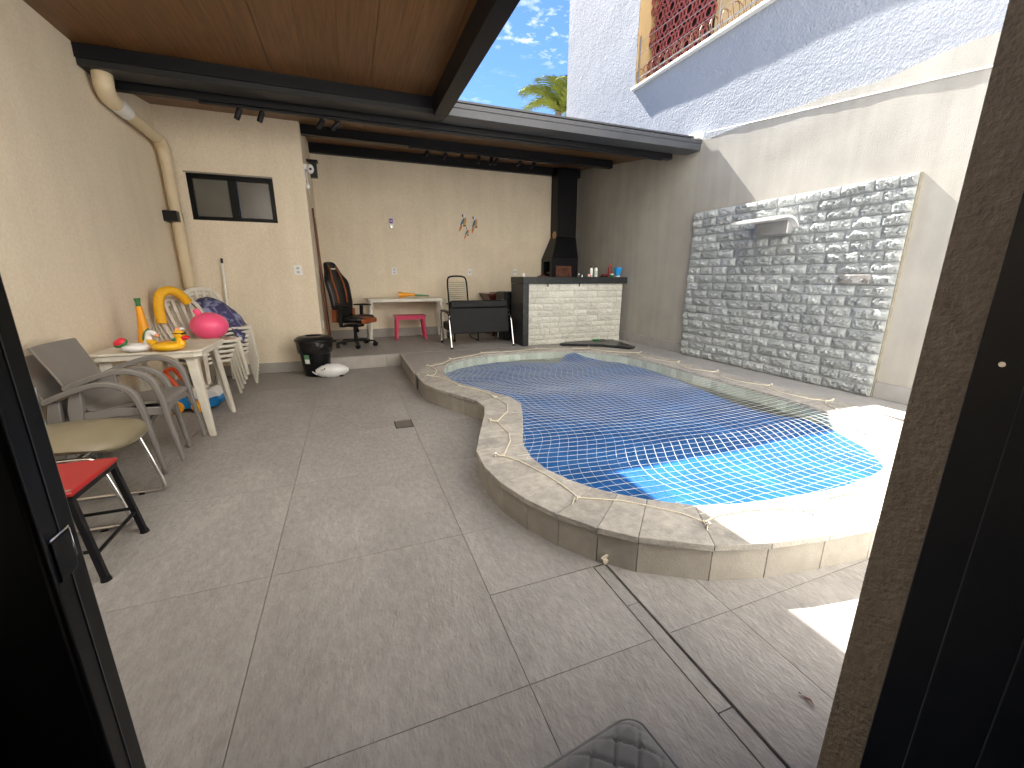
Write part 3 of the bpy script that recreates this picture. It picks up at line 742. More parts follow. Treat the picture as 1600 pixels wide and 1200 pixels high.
for k in range(6):
    a = k*math.pi/3+math.pi/6; b = a+math.pi/3
    p = (0,.150*math.cos(a-math.pi/6),.150*math.sin(a-math.pi/6)); q = (0,.150*math.cos(a+math.pi/6),.150*math.sin(a+math.pi/6))
    p = lerp((0,0,0),p,.93); q = lerp((0,0,0),q,.93)
    cbm.tube([p,q], 1, flat=(.018,.018), up=(1,0,0))
cme = cbm.mesh('clay_block', TERRA)
hs = .26; rr = 0; zz = oz+.06
while zz < 6.3:
    y = 5.42 + (hs/2 if rr % 2 else 0)
    while y < 6.60:
        inst(cme, 'clay_block', cb, (0,y,zz)); y += hs
    zz += hs*.866; rr += 1
MB().box((.0465,5.34,oz),(.0495,6.62,6.4)).build('shade_backing', mat('painted_hole_shade', (.022,.009,.008), .9, .1, 5), cb)  # dark sheet standing in for the shade behind the screen holes
# razor wire coil and electric wires
rw = thing('razor_wire', 'coiled razor wire and straight security wires along the white sill', 'wire')
t_ = []
for k in range(700):
    a = k*.55; y = 6.66-k*.0075; t_.append((SX+.10+.10*math.cos(a), y+.06*math.sin(a*.5), oz+.17+.13*math.sin(a)))
MB().tube(t_, .005, 4).build('coil', RUST, rw)
for q, (xo, zo) in enumerate([(.02,.13),(.03,.30),(.03,.48),(.04,.66)]):
    MB().tube([(SX+xo,6.66,oz+zo),(SX+xo,1.2,oz+zo-.04)], .004 if q else .011, 5).build('straight_wire', WIRE, rw)
for y in (6.66,5.0,3.3):
    MB().tube([(SX+.035,y,oz),(SX+.035,y,oz+.75)], .009, 6).build('post', WIRE, rw)
cd = MB().tube([(XR-wd(y,z)-.005,y,z) for y, z in [(4.95-.1*k, 3.236-.122*(.1*k)) for k in range(43)]], .0065, 8).build('conduit', WHITEP, None, True)
tag(cd, 'thin white cable conduit running along the top of the side wall', 'conduit')
fb = MB().box((XR-.12,4.98,3.166),(XR-.03,5.9,3.25)).build('flashing_strip', WHITEP, None, bevel=.004)
tag(fb, 'short white flashing where rear roof meets the side wall', 'flashing')

# ------------------------------------------------------------------ palm behind the roof
pt = thing('palm_tree', 'green palm crown showing behind the roof beside the white house', 'tree', (6.72,13.2,.32))
pr_ = []
MB().tube([(.1*math.sin(k*.5),0,k*.6) for k in range(11)], [.17-.007*k for k in range(11)], 10).build('trunk', TRUNK, pt, True)
cr = MB()
for f in range(20):
    az_ = f*2.399; up_ = random.uniform(.5,1.4); L_ = random.uniform(1.3,1.8); pts_ = []
    for k in range(15):
        t = k/14; r = L_*t*math.cos(up_*(1-.55*t)); z = 6.0+L_*(t*math.sin(up_)-.55*t*t*t)
        pts_.append(Vector((r*math.cos(az_), r*math.sin(az_), z)))
    cr.tube(pts_, [.018*(1-.8*k/14) for k in range(15)], 4)
    for k in range(1, 44):
        t = k/44*13.99; i = int(t); p = pts_[i].lerp(pts_[i+1], t-i); d_ = (pts_[i+1]-pts_[i]).normalized()
        sd = d_.cross(Vector((0,0,1))).normalized(); ll = .50*math.sin(math.pi*(.12+.8*k/44))+.08
        for s_ in (-1,1):
            tip = p + sd*s_*ll*.72 + d_*ll*.62 + Vector((0,0,-.20*ll+random.uniform(-.05,.06)))
            md = p.lerp(tip,.45)+Vector((0,0,.03)); wv = d_*.020
            cr.add([p-wv*.6,p+wv*.6,md+wv,md-wv,tip], [(0,1,2,3),(3,2,4)])
cr.build('crown', LEAFM, pt)

# ------------------------------------------------------------------ downpipe
dp = thing('downpipe', 'cream plastic drain downpipe with elbow and white coupling on the left wall', 'pipe', (0,0,0))
PX = XL+.095
el = catmull([(PX+.02,5.17,3.03),(PX+.02,5.17,2.985),(PX+.01,5.19,2.93),(PX,5.26,2.885),(PX,5.36,2.872)],6)
MB().tube(el, .073, 18).build('elbow', PVC, dp, True)
MB().tube([(PX,5.35,2.873),(PX,5.58,2.862)], .069, 18).build('coupling', WHITEP, dp, True)
MB().tube(catmull([(PX,5.57,2.862),(PX,6.28,2.83),(PX,6.40,2.80),(PX,6.44,2.70)],5)+[(PX,6.46,.02)], .059, 18).build('pipe', PVC, dp, True)
MB().tube([(PX,6.26,2.832),(PX,6.36,2.815),(PX,6.425,2.74),(PX,6.442,2.62)], .066, 18).build('joint', PVC, dp, True)
MB().box((XL+.001,6.31,1.955),(XL+.14,6.52,2.075)).build('strap', BLACKP, dp, bevel=.004)

# ------------------------------------------------------------------ small wall things
def plate(label, loc, rz, n=1, w_=.075, h_=.115):
    t = thing('wall_outlet', label, 'outlet', loc, rz)
    MB().box((-w_/2,-.008,-h_/2),(w_/2,0,h_/2)).build('cover_plate', WHITEP, t, bevel=.003)
    for k in range(n):
        zc = 0 if n == 1 else (-.026 + .052*k)
        MB().box((-.018,-.0105,zc-.016),(.018,-.0075,zc+.016)).build('socket', mat('socket_grey', (.45,.46,.48), .5, .05, 9), t, bevel=.002)
plate('white double switch plate on the beige annex beside its corner', (-.62,AY-.001,1.41), 0, 2, .105, .13)
plate('white wall outlet above the gaming chair table, leftmost on the rear wall', (.85,YB-.001,1.43), 0, 2, .10, .13)
plate('white wall outlet just above the corded black chair', (2.33,YB-.001,1.42), 0, 1, .08, .125)
plate('white wall outlet just left of the counter corner', (3.32,YB-.001,1.43), 0, 1, .08, .125)
plate('white switch plate on the side face of the annex, upper one', (-.409,6.95,1.40), math.pi/2, 1)
plate('white outlet low on the side face of the annex near the bin', (-.409,7.0,.62), math.pi/2, 1)
pd = thing('wall_device', 'small purple and white device mounted high on the rear wall', 'device', (.85,YB-.001,2.28))
MB().box((-.04,-.03,-.08),(.04,0,.10)).build('body', WHITEP, pd, bevel=.015)
MB().box((-.03,-.034,.0),(.03,-.029,.085)).build('face', PURPLE, pd, bevel=.002)
MB().xf((0,-.034,.045)).lathe([(.012,-.003),(.012,.003)],12,'y').build('knob', WHITEP, pd)
MB().xf((.0,-.03,-.06)).lathe([(.018,-.01),(.022,.0),(.018,.02)],12,'y').build('dial', ALU, pd, True)
def macaw(loc, s, label, rot=0):
    t = thing('macaw_ornament', label, 'ornament', loc, 0, 'painted macaws on the rear wall'); t.scale = (s,s,s); t.rotation_euler = (0,rot,0)
    def pc(name, pts, d0, d1, m):
        q = MB(); p = catmull([(a,0,b) for a,b in pts],4,True); n = len(p)
        q.add([(x_,-d0,z_) for x_,_,z_ in p]+[(x_,-d1,z_) for x_,_,z_ in p], [tuple(range(n)), tuple(range(2*n-1,n-1,-1))]+[(i,(i+1)%n,n+(i+1)%n,n+i) for i in range(n)])
        return q.build(name, m, t, bevel=.004)
    pc('belly', [(.02,.16),(.06,.13),(.075,.05),(.055,-.03),(.02,-.07),(-.01,-.05),(.0,.04),(-.005,.12)], 0, .03, BIRDY)
    pc('wing', [(.0,.10),(.02,.07),(.0,.0),(-.05,-.06),(-.085,-.075),(-.07,-.02),(-.04,.05)], .008, .045, BIRDB)
    pc('tail', [(-.045,-.07),(-.03,-.10),(-.06,-.17),(-.105,-.23),(-.11,-.19),(-.085,-.09)], 0, .022, BIRDO)
    pc('head', [(.0,.11),(.03,.12),(.05,.16),(.035,.20),(.0,.205),(-.02,.17)], .004, .038, WHITEV)
    pc('beak', [(.0,.15),(-.005,.19),(-.03,.20),(-.045,.17),(-.03,.135),(-.015,.14)], .002, .034, BLACKP)
    pc('perch', [(.0,-.05),(.05,-.05),(.07,-.07),(.04,-.095),(-.01,-.085)], 0, .028, BIRDG)
macaw((2.23,YB,2.36), .76, 'largest painted macaw wall ornament, upper left of three', .05)
macaw((2.46,YB,2.34), .72, 'painted macaw wall ornament, rightmost of three', -.1)
macaw((2.30,YB,2.17), .52, 'smallest painted macaw wall ornament, lowest of three', .05)
sk = thing('security_camera', 'white dome security camera in black housing at the annex corner', 'camera', (-.35,6.64,2.72))
MB().box((-.06,-.02,-.02),(-.005,.02,.05)).box((-.06,-.015,-.20),(-.05,.015,.05)).build('bracket', WHITEP, sk, bevel=.003)
MB().box((.012,.0,-.10),(.10,.10,.09)).box((-.02,-.06,.09),(.12,.11,.105)).build('housing', BLACKP, sk, bevel=.006)
MB().ball((.02,-.035,-.01),(.045,.05,.06),16,10).build('body', WHITEV, sk, True)
MB().xf((.025,-.083,-.02)).lathe([(.016,0),(.013,-.006),(.002,-.008)],12,'y').build('lens', BLACKP, sk, True)
MB().tube(catmull([(-.03,0,-.02),(-.035,-.01,-.12),(-.02,0,-.19),(-.035,0,-.25)],5), .004, 6).ball((-.03,-.005,-.22),(.024,.016,.04),10,6).tube([(-.03,0,-.25),(-.02,0,-.33)], .003, 5).build('cable', WHITEP, sk, True)
ps = thing('broom_pole', 'thin white pole with dark tip leaning against the annex wall', 'pole', (-1.51,6.42,0))
MB().tube([(.0,0,0),(.02,.13,1.49)], .012, 8).build('shaft', WHITEP, ps, True)
MB().tube([(.02,.13,1.49),(.021,.134,1.55)], .014, 8).build('grip', BLACKP, ps, True)
for k,(y,lb) in enumerate([(7.42,'brown wooden pole leaning in the corner beside the annex, nearer of two'),(7.55,'brown wooden pole leaning in the corner beside the annex, farther of two')]):
    q = MB().tube([(-.36+.02*k,y,D),(-.395,y-.02,2.33-.13*k)], .014, 8).build('wooden_pole', BROWNW, None, True); tag(q, lb, 'pole')

# ------------------------------------------------------------------ plastic stacking chair
def slat_chair(name, label, m, group):
    t = thing(name, label, 'chair', group=group)
    st = MB(); n = 7
    rows_ = []
    for i in range(n+1):
        u = i/n; x_ = -.21+.44*u; z_ = .44 - .02*math.sin(math.pi*u) - (.02*u**4)
        w_ = .20+.02*u
        rows_.append([(x_,-w_,z_+.012),(x_,-w_*.5,z_),(x_,w_*.5,z_),(x_,w_,z_+.012),(x_,w_,z_-.012),(x_,w_*.5,z_-.016),(x_,-w_*.5,z_-.016),(x_,-w_,z_-.012)])
    st.loft(rows_); st.build('seat', m, t, True)
    def bk(u, y): return (-.21-.17*u-.02*math.sin(math.pi*u), y, .44+.42*u)
    hp = catmull([bk(0,-.20),bk(.35,-.215),bk(.75,-.205),bk(.95,-.13),bk(1.0,0),bk(.95,.13),bk(.75,.205),bk(.35,.215),bk(0,.20)],4)
    MB().tube(hp, 1, flat=(.045,.020), up=(1,0,.4)).build('back_frame', m, t, bevel=.005)
    for y in (-.11,-.037,.037,.11):
        MB().tube([bk(u,y*(1+.15*u)) for u in (0,.25,.5,.75,.97)], 1, flat=(.034,.012), up=(1,0,.4)).build('back_slat', m, t, bevel=.003)
    for sx,sy in ((1,1),(1,-1),(-1,1),(-1,-1)):
        a = (.20*sx if sx > 0 else -.19, sy*.195, .435); b = (.235 if sx > 0 else -.27, sy*.225, 0)
        MB().tube([a, lerp(a,b,.5), b], [1,.85,.65], flat=(.048,.036), up=(1,sy*.6,0)).build('leg', m, t, bevel=.004)
    MB().tube([(.205,-.20,.40),(.225,0,.415),(.205,.20,.40)], 1, flat=(.016,.03), up=(0,0,1)).build('apron', m, t, bevel=.003)
    return t
ORD = ['bottom','second from bottom','middle','second from top','topmost']
c0 = slat_chair('plastic_chair', '', WPLAST2, 'white chairs stacked by the left wall')
for k in range(5):
    c = c0 if k == 0 else dup(c0)
    c.location = (-1.60+.030*k, 5.50-.026*k, .058*k); c.rotation_euler = (0,0,R(-40))
    c['label'] = 'white slat back plastic chair, %s of the stack holding the pink ball' % ORD[k]
ORD7 = ['bottom','second','third','fourth','fifth','sixth','topmost']
for k in range(7):
    c = dup(c0); c.location = (-1.52+.010*k, 6.02-.008*k, .052*k); c.rotation_euler = (0,0,R(-48)); c['group'] = 'white chairs stacked under the annex window'
    c['label'] = 'white plastic chair, %s of the rear stack below the window' % (ORD7[k] if k in (0,6) else ORD7[k]+' from bottom')
nd = MB().tube(catmull([(-1.84,5.36,.85),(-1.845,5.38,1.02),(-1.82,5.40,1.14),(-1.755,5.45,1.18),(-1.69,5.52,1.14),(-1.65,5.58,1.05)],6), .046, 14).build('pool_noodle', YELLOW, None, True)
tag(nd, 'yellow foam pool noodle bent over the back of the stacked chairs', 'pool noodle')
pb = thing('beach_ball', 'shiny pink ball resting on the topmost chair of the stack', 'ball', (-1.43,5.36,.808))
MB().ball((0,0,0),(.175,.175,.145),28,18).build('skin', PINK, pb, True)
MB().xf((-.06,-.03,.13), ry=-.5).box((-.035,-.02,0),(.02,.02,.06)).build('valve_tab', PINK, pb, bevel=.006)
# printed cloth bag draped on the rear stack
cl = MB(); n, m_ = 18, 14; vs = []
for i in range(n+1):
    for j in range(m_+1):
        u, v = i/n, j/m_
        x_ = -1.78+.56*u; y_ = 5.78+.34*v
        z_ = .98+.13*math.sin(math.pi*min(1,u*1.05))**.7 - .26*u**2.2 - .16*(1-v)**2 + .035*noise.noise((u*5,v*5,2)) + .02*noise.noise((u*11,v*11,5))
        vs.append((x_,y_,z_))
cl.add(vs, [(i*(m_+1)+j,(i+1)*(m_+1)+j,(i+1)*(m_+1)+j+1,i*(m_+1)+j+1) for i in range(n) for j in range(m_)])
co = cl.build('printed_bag', CLOTHB, None, True)
sm = co.modifiers.new('thick','SOLIDIFY'); sm.thickness = .03
tag(co, 'dark blue printed soft bag draped over the rear chair stack', 'bag')

# ------------------------------------------------------------------ white table with toys
def plastic_table(label, loc, lx, ly, h, m, rz=0, round_leg=False):
    t = thing('plastic_table', label, 'table', loc, rz)
    hx, hy, c = lx/2, ly/2, .05
    poly = [(hx-c,-hy),(hx,-hy+c),(hx,hy-c),(hx-c,hy),(-hx+c,hy),(-hx,hy-c),(-hx,-hy+c),(-hx+c,-hy)]
    MB().prism(poly, h-.018, h).build('tabletop', m, t, bevel=.006)
    rim = MB()
    ins = [(p[0]*.97,p[1]*.97) for p in poly]; n = 8
    rim.add([(*p,h-.055) for p in ins]+[(*p,h-.0185) for p in ins]+[(p[0]*.95,p[1]*.95,h-.055) for p in ins]+[(p[0]*.95,p[1]*.95,h-.0185) for p in ins],
        [(i,(i+1)%n,n+(i+1)%n,n+i) for i in range(n)]+[(2*n+i,2*n+(i+1)%n,3*n+(i+1)%n,3*n+i) for i in range(n)]+[(i,(i+1)%n,2*n+(i+1)%n,2*n+i) for i in range(n)])
    rim.build('apron', m, t)
    for sx in (1,-1):
        for sy in (1,-1):
            a = (sx*(hx-.07), sy*(hy-.07), h-.03); b = (sx*(hx-.015), sy*(hy-.015), 0)
            if round_leg: MB().tube([a,b],[.034,.026],12).build('leg', m, t, True)
            else:
                rings = []
                for u in (0,.12,.5,1):
                    p = lerp(a,b,u); w_ = (.075,.066,.055,.036)[(0,.12,.5,1).index(u)]; th = .018
                    # angle section opening towards the table centre
                    rings.append([(p[0]+sx*.01,p[1]+sy*.01,p[2]),(p[0]-sx*w_,p[1]+sy*.006,p[2]),(p[0]-sx*w_,p[1]-sy*th,p[2]),(p[0]-sx*th,p[1]-sy*th,p[2]),(p[0]-sx*th,p[1]-sy*w_,p[2]),(p[0]+sx*.006,p[1]-sy*w_,p[2])])
                MB().loft(rings).build('leg', m, t, bevel=.004)
    return t
plastic_table('square white plastic table with inflatable toys against the left wall', (-1.53,4.38,0), .74, .74, .745, WPLAST2)
# vuvuzela standing
vz = thing('horn_toy', 'orange plastic horn with green mouthpiece standing on the toy table', 'horn', (-1.69,4.52,.746))
MB().lathe([(.055,0),(.058,.012),(.052,.05),(.038,.13),(.029,.23),(.023,.33)],20).build('bell', ORANGEP, vz, True)
MB().lathe([(.019,.33),(.017,.36),(.024,.395),(.018,.397)],14).build('mouthpiece', GREENP, vz, True)
def torus(mb, R_, r_, z_=None, n=28, m=12, sx=1, sy=1, c=(0,0), rib=0):
    rings = []
    for k in range(n):
        a = 2*math.pi*k/n
        rr_ = r_*(1+rib*math.cos(a*n/2))
        rings.append([(c[0]+(R_+rr_*math.cos(b))*math.cos(a)*sx, c[1]+(R_+rr_*math.cos(b))*math.sin(a)*sy, (z_ or r_)+rr_*math.sin(b)*.85) for b in [2*math.pi*q/m for q in range(m)]])
    mb.loft(rings, False, True); return mb
un = thing('unicorn_float', 'small white inflatable unicorn ring float on the toy table', 'inflatable toy', (-1.60,4.10,.748), R(-8))
un.scale = (.86,.86,.86)
torus(MB(), .075, .036, n=32, rib=.03).build('ring', WHITEV, un, True)
MB().tube(catmull([(.055,.05,.05),(.075,.055,.10),(.085,.055,.15),(.11,.05,.165),(.145,.045,.145)],5), [.030]*8+[.027]*8+[.024]*4+[.02], 12).build('neck', WHITEV, un, True)
MB().ball((.150,.045,.138),(.026,.02,.02),12,8).build('muzzle', PEACH, un, True)
MB().tube(catmull([(.040,.05,.09),(.055,.055,.15),(.085,.055,.185),(.11,.05,.185)],5), [.010,.014,.016,.016,.016,.016,.016,.016,.016,.016,.016,.016,.014,.012,.010,.008], 8).build('mane', GREENP, un, True)
MB().tube([(.118,.05,.185),(.138,.05,.225)], [.012,.001], 8).build('horn', mat('grey_horn', (.2,.18,.17), .4, .1, 9), un, True)
wm = thing('melon_float', 'tiny inflatable watermelon slice leaning on the unicorn ring', 'inflatable toy', (-1.685,4.075,.79))
MB().xf((0,0,.03), rx=R(35), ry=R(-25)).ball((0,0,0),(.05,.042,.026),16,10).build('rind', GREENP, wm, True)
MB().xf((-.002,-.010,.042), rx=R(35), ry=R(-25)).ball((0,0,0),(.044,.036,.022),16,10).build('flesh', MELON, wm, True)
dk = thing('duck_float', 'yellow inflatable duck ring with black sunglasses on the toy table', 'inflatable toy', (-1.385,4.07,.748), R(-6))
dk.scale = (.86,.86,.86)
torus(MB(), .088, .040, n=32, rib=.025).build('ring', YELLOWV, dk, True)
MB().tube(catmull([(.10,.0,.055),(.105,0,.10),(.10,0,.13)],4), [.045,.042,.038,.036,.036,.036,.036,.036,.036], 12).ball((.10,0,.145),(.045,.042,.043),16,10).build('head', YELLOWV, dk, True)
MB().ball((.150,-.010,.118),(.036,.034,.018),12,8).ball((.144,-.008,.106),(.030,.028,.016),12,8).build('beak', REDV, dk, True)
MB().box((.128,-.030,.146),(.147,-.004,.162)).box((.128,.004,.146),(.147,.030,.162)).box((.06,-.046,.156),(.14,-.041,.163)).build('sunglasses', BLACKP, dk, bevel=.003)
MB().tube([(-.10,0,.06),(-.14,0,.085),(-.165,0,.10)], [.035,.024,.006], 10).build('tail', YELLOWV, dk, True)
fl = thing('flamingo_float', 'small peach inflatable float behind the duck ring', 'inflatable toy', (-1.43,4.26,.748))
torus(MB(), .06, .03, n=24).build('ring', PEACH, fl, True)
MB().tube(catmull([(.05,0,.05),(.045,0,.10),(.06,0,.145),(.085,0,.15)],4), .016, 10).build('neck', PEACH, fl, True)
MB().tube([(.085,0,.15),(.115,0,.148)], [.015,.004], 8).build('beak', WHITEV, fl, True)
MB().ball((.06,-.02,.06),(.05,.03,.02),12,8).build('leaf', GREENT, fl, True)
# toy car walker under the table
tcx = thing('toy_walker', 'blue and white push along toy car with yellow wheels under the toy table', 'toy car', (-1.53,4.98,0), R(-4))
def side_prism(poly, y0, y1):
    q = MB(); n = len(poly); q.add([(x_,y0,z_) for x_,z_ in poly]+[(x_,y1,z_) for x_,z_ in poly], [tuple(range(n)), tuple(range(2*n-1,n-1,-1))]+[(i,(i+1)%n,n+(i+1)%n,n+i) for i in range(n)]); return q
side_prism([(-.20,.035),(-.20,.15),(-.05,.155),(.02,.11),(.10,.12),(.20,.15),(.235,.11),(.20,.05),(.12,.03)], -.12, .12).build('body', BLUEP, tcx, bevel=.012)
side_prism([(-.12,.14),(-.10,.225),(.02,.245),(.07,.20),(.14,.225),(.20,.19),(.225,.145),(.12,.122),(.02,.115),(-.05,.157)], -.105, .105).build('hood', WHITEV, tcx, bevel=.014)
for x_ in (-.15,.035):
    for y_ in (-.135,.135):
        w0 = MB().xf((x_,y_,.062)).lathe([(.03,-.018),(.058,-.018),(.062,-.010),(.062,.010),(.058,.018),(.03,.018)],18,'y').build('wheel', ORANGEP, tcx, True)
        MB().xf((x_,y_*1.12,.062)).lathe([(.020,-.006),(.022,.004),(.010,.008)],12,'y').build('hub', YELLOWV, w0, True)
MB().tube(catmull([(-.10,-.09,.22),(-.20,-.09,.40),(-.21,0,.42),(-.20,.09,.40),(-.10,.09,.22)],5), .02, 10).build('handle', REDOR, tcx, True)

# ------------------------------------------------------------------ taupe armchairs
def taupe_chair(label):
    t = thing('plastic_armchair', label, 'armchair', group='taupe plastic armchairs stacked by the left wall')
    m = GPLAST; W = .235
    # one-piece seat and back shell
    prof = [(.24,.405),(.20,.425),(.05,.415),(-.10,.40),(-.17,.415),(-.205,.47),(-.23,.54)]
    rows_ = []
    for x_, z_ in catmull([(a,0,b) for a,b in prof],4) and [(p[0],p[2]) for p in catmull([(a,0,b) for a,b in prof],4)]:
        rows_.append([(x_,-W+.02,z_+.01),(x_,-W*.5,z_),(x_,W*.5,z_),(x_,W-.02,z_+.01),(x_,W-.02,z_-.004),(x_,W*.5,z_-.014),(x_,-W*.5,z_-.014),(x_,-W+.02,z_-.004)])
    MB().loft(rows_).build('seat', m, t, True)
    rows_ = []
    for u in (0,.06,.3,.6,.9,1):
        x_ = -.235-.115*u; z_ = .545+.285*u; w_ = W-.01-.006*math.cos(u*3)
        cv_ = .02
        rows_.append([(x_,-w_,z_),(x_-cv_,-w_*.5,z_),(x_-cv_,w_*.5,z_),(x_,w_,z_),(x_-.014,w_,z_),(x_-cv_-.014,w_*.5,z_),(x_-cv_-.014,-w_*.5,z_),(x_-.014,-w_,z_)])
    MB().loft(rows_).build('backrest', m, t, True, bevel=.003)
    for s in (-1,1):
        y = s*W
        arm = catmull([(-.245,y,.56),(-.12,y*1.04,.615),(.02,y*1.07,.655),(.13,y*1.07,.645),(.205,y*1.05,.58),(.235,y*1.03,.46),(.25,y*1.02,.30),(.285,y*1.04,0)],5)
        n_ = len(arm); MB().tube(arm, [1.0-.35*max(0,(k/n_-.6))/.4 for k in range(n_)], flat=(.036,.048), up=(0,s,0)).build('arm', m, t, bevel=.007)
        MB().tube([(-.20,y*.95,.56),(-.215,y*.98,.42),(-.235,y*1.0,.22),(-.27,y*1.03,0)], [1.1,1.5,1.1,.7], flat=(.05,.03), up=(0,1,0)).build('rear_leg', m, t, bevel=.005)
        MB().tube([(.235,y*.99,.37),(.0,y*.97,.385),(-.21,y*.96,.37)], 1, flat=(.02,.055), up=(0,0,1)).build('side_rail', m, t, bevel=.004)
    pts_ = catmull([(.238,-W,.30),(.24,-W*.7,.375),(.24,0,.395),(.24,W*.7,.375),(.238,W,.30)],5)
    MB().tube(pts_, 1, flat=(.018,.04), up=(0,0,1)).build('front_rail', m, t, bevel=.004)
    return t
a0 = taupe_chair('taupe plastic armchair, lower one of the nested pair by the wall'); a0.location = (-1.575,3.565,0)
a1 = dup(a0); a1.location = (-1.465,3.575,.075); a1['label'] = 'taupe plastic armchair stacked on top of its twin beside the toy table'

# cantilever chair with olive seat
cc = thing('cantilever_chair', 'olive leatherette cantilever chair with chrome tube frame by the left wall', 'chair', (-1.47,2.83,-.0), R(-2))
rows_ = []
for k in range(15):
    u = k/14; x_ = -.24+.525*u; w_ = .235*(1-max(0,(u-.78)/.22)**2.6*.45)*(1 if u > .08 else .9); zz = .455+.018*math.sin(u*math.pi)-.035*max(0,u-.75)**1.2*4*.25
    th = (.07 if k < 11 else .062) if 0 < k < 14 else .028
    rows_.append([(x_, w_*math.cos(a), zz+(th*math.sin(a) if math.sin(a) > 0 else th*.75*math.sin(a))*(1 if abs(math.cos(a)) < .96 else .6)) for a in [2*math.pi*q/20 for q in range(20)]])
MB().loft(rows_).build('seat', OLIVE, cc, True)
MB().xf((-.25,0,.62), ry=R(-14)).ball((0,0,.09),(.035,.22,.17),18,12).build('backrest', OLIVE, cc, True)
for s in (-1,1):
    y = s*.205
    MB().tube(catmull([(-.22,y,.72),(-.23,y,.55),(-.19,y,.425),(-.08,y,.412),(.13,y,.412),(.185,y,.39),(.205,y,.33),(.265,y,.075),(.255,y,.025),(.20,y,.016),(0,y,.016),(-.22,y,.016)],6), .0125, 10).build('side_tube', CHROME, cc, True)
    MB().box((.13,y-.016,0),(.16,y+.016,.006)).build('foot_pad', BLACKP, cc)
MB().tube([(-.22,-.205,.016),(-.22,.205,.016)], .0125, 10).tube([(.10,-.205,.41),(.10,.205,.41)], .011, 10).build('cross_tube', CHROME, cc, True)

# red stool
st = thing('red_stool', 'square stool with worn red seat and black metal legs near the doorway', 'stool', (-1.335,2.33,0))
MB().box((-.175,-.195,.42),(.175,.195,.442)).build('seat', RED, st, bevel=.008)
MB().box((-.168,-.188,.395),(.168,.188,.4195)).build('seat_frame', BLACKM, st, bevel=.003)
for sx in (1,-1):
    for sy in (1,-1):
        l = MB().tube([(sx*.155,sy*.175,.395),(sx*.205,sy*.195,.012)], 1, flat=(.026,.026), up=(1,0,0)).build('leg', BLACKM, st, bevel=.003)
        MB().tube([(sx*.205,sy*.195,.02),(sx*.207,sy*.196,0)], [.018,.022], 8).build('rubber_foot', BLACKP, l)
    MB().tube([(sx*.19,-.185,.13),(sx*.19,.185,.13)], .009, 6).build('stretcher', BLACKM, st)
for sy in (1,-1): MB().tube([(-.187,sy*.188,.15),(.187,sy*.188,.15)], .009, 6).build('stretcher', BLACKM, st)
MB().xf((.15,-.17,.443)).lathe([(.011,-.004),(.011,0),(.004,.002)],12).build('screw', ALU, st, True)

# ------------------------------------------------------------------ bin and whale cushion
bn = thing('waste_bin', 'black lidded plastic waste bin with liner bag beside the step', 'bin', (-.50,6.26,0))
MB().lathe([(.155,0),(.165,.01),(.20,.36),(.205,.46),(.225,.47)],28).build('drum', BLACKP, bn, True)
MB().lathe([(.205,.31),(.222,.33),(.226,.40),(.232,.46),(.228,.49)],28).build('liner_bag', mat('bin_bag', (.01,.01,.01), .18, .1, 9, .8, 16, bdist=.02), bn, True)
ld_ = MB().lathe([(.232,.475),(.250,.485),(.247,.50),(.20,.535),(.12,.55),(.10,.538),(.05,.536),(.0,.537)],28).build('lid', BLACKP, bn, True)
MB().box((-.09,-.018,.537),(.09,.018,.560)).build('handle', BLACKP, ld_, bevel=.006)
MB().xf((.25,0,.46)).box((-.03,-.03,-.02),(.03,.03,.012)).build('side_grip', BLACKP, bn, bevel=.006)
q = MB(); vs = []
for i in range(7):
    a = R(-128+i*3.2); 
    for z_ in (.20,.26,.32): r = .178+.035*(z_-.0)/.36*1.0 + .004; vs.append((r*math.cos(a), r*math.sin(a), z_-.01))
q.add(vs, [(i*3+j,(i+1)*3+j,(i+1)*3+j+1,i*3+j+1) for i in range(6) for j in range(1)]); lb = q.build('label_lower', WHITEP, bn)
q = MB(); q.add(vs, [(i*3+1,(i+1)*3+1,(i+1)*3+2,i*3+2) for i in range(6)]); q.build('label_upper', mat('label_green', (.10,.26,.14), .5, .1, 9), bn)
wh = thing('whale_cushion', 'silvery white inflatable whale shaped cushion on the floor before the bin', 'cushion', (-.30,5.99,0), R(4))
rings = []
for k in range(17):
    u = k/16; x_ = -.20+.41*u; w_ = .12*math.sin(math.pi*(.06+.9*u))**.55; h_ = .102*math.sin(math.pi*(.05+.91*u))**.6*(1+.05*math.cos(u*36))
    rings.append([(x_, w_*math.cos(a)*(1 if abs(math.sin(a)) > .15 else 1.06), .09+h_*(math.sin(a))) for a in [2*math.pi*q/20 for q in range(20)]])
MB().xf((0,0,0), rx=R(-18)).loft(rings).build('body', SILVER, wh, True)
MB().ball((-.09,-.085,.142),(.011,.008,.011),10,6).build('eye', BLACKP, wh, True)
MB().box((-.135,-.093,.128),(-.10,-.088,.134)).build('mouth', BLACKP, wh)
MB().tube([(-.19,-.03,.06),(-.24,-.04,.11)], .006, 6).build('inflation_tube', WHITEV, wh, True)
MB().ball((.11,-.08,.03),(.03,.02,.012),10,6).build('fin', BLACKP, wh, True)

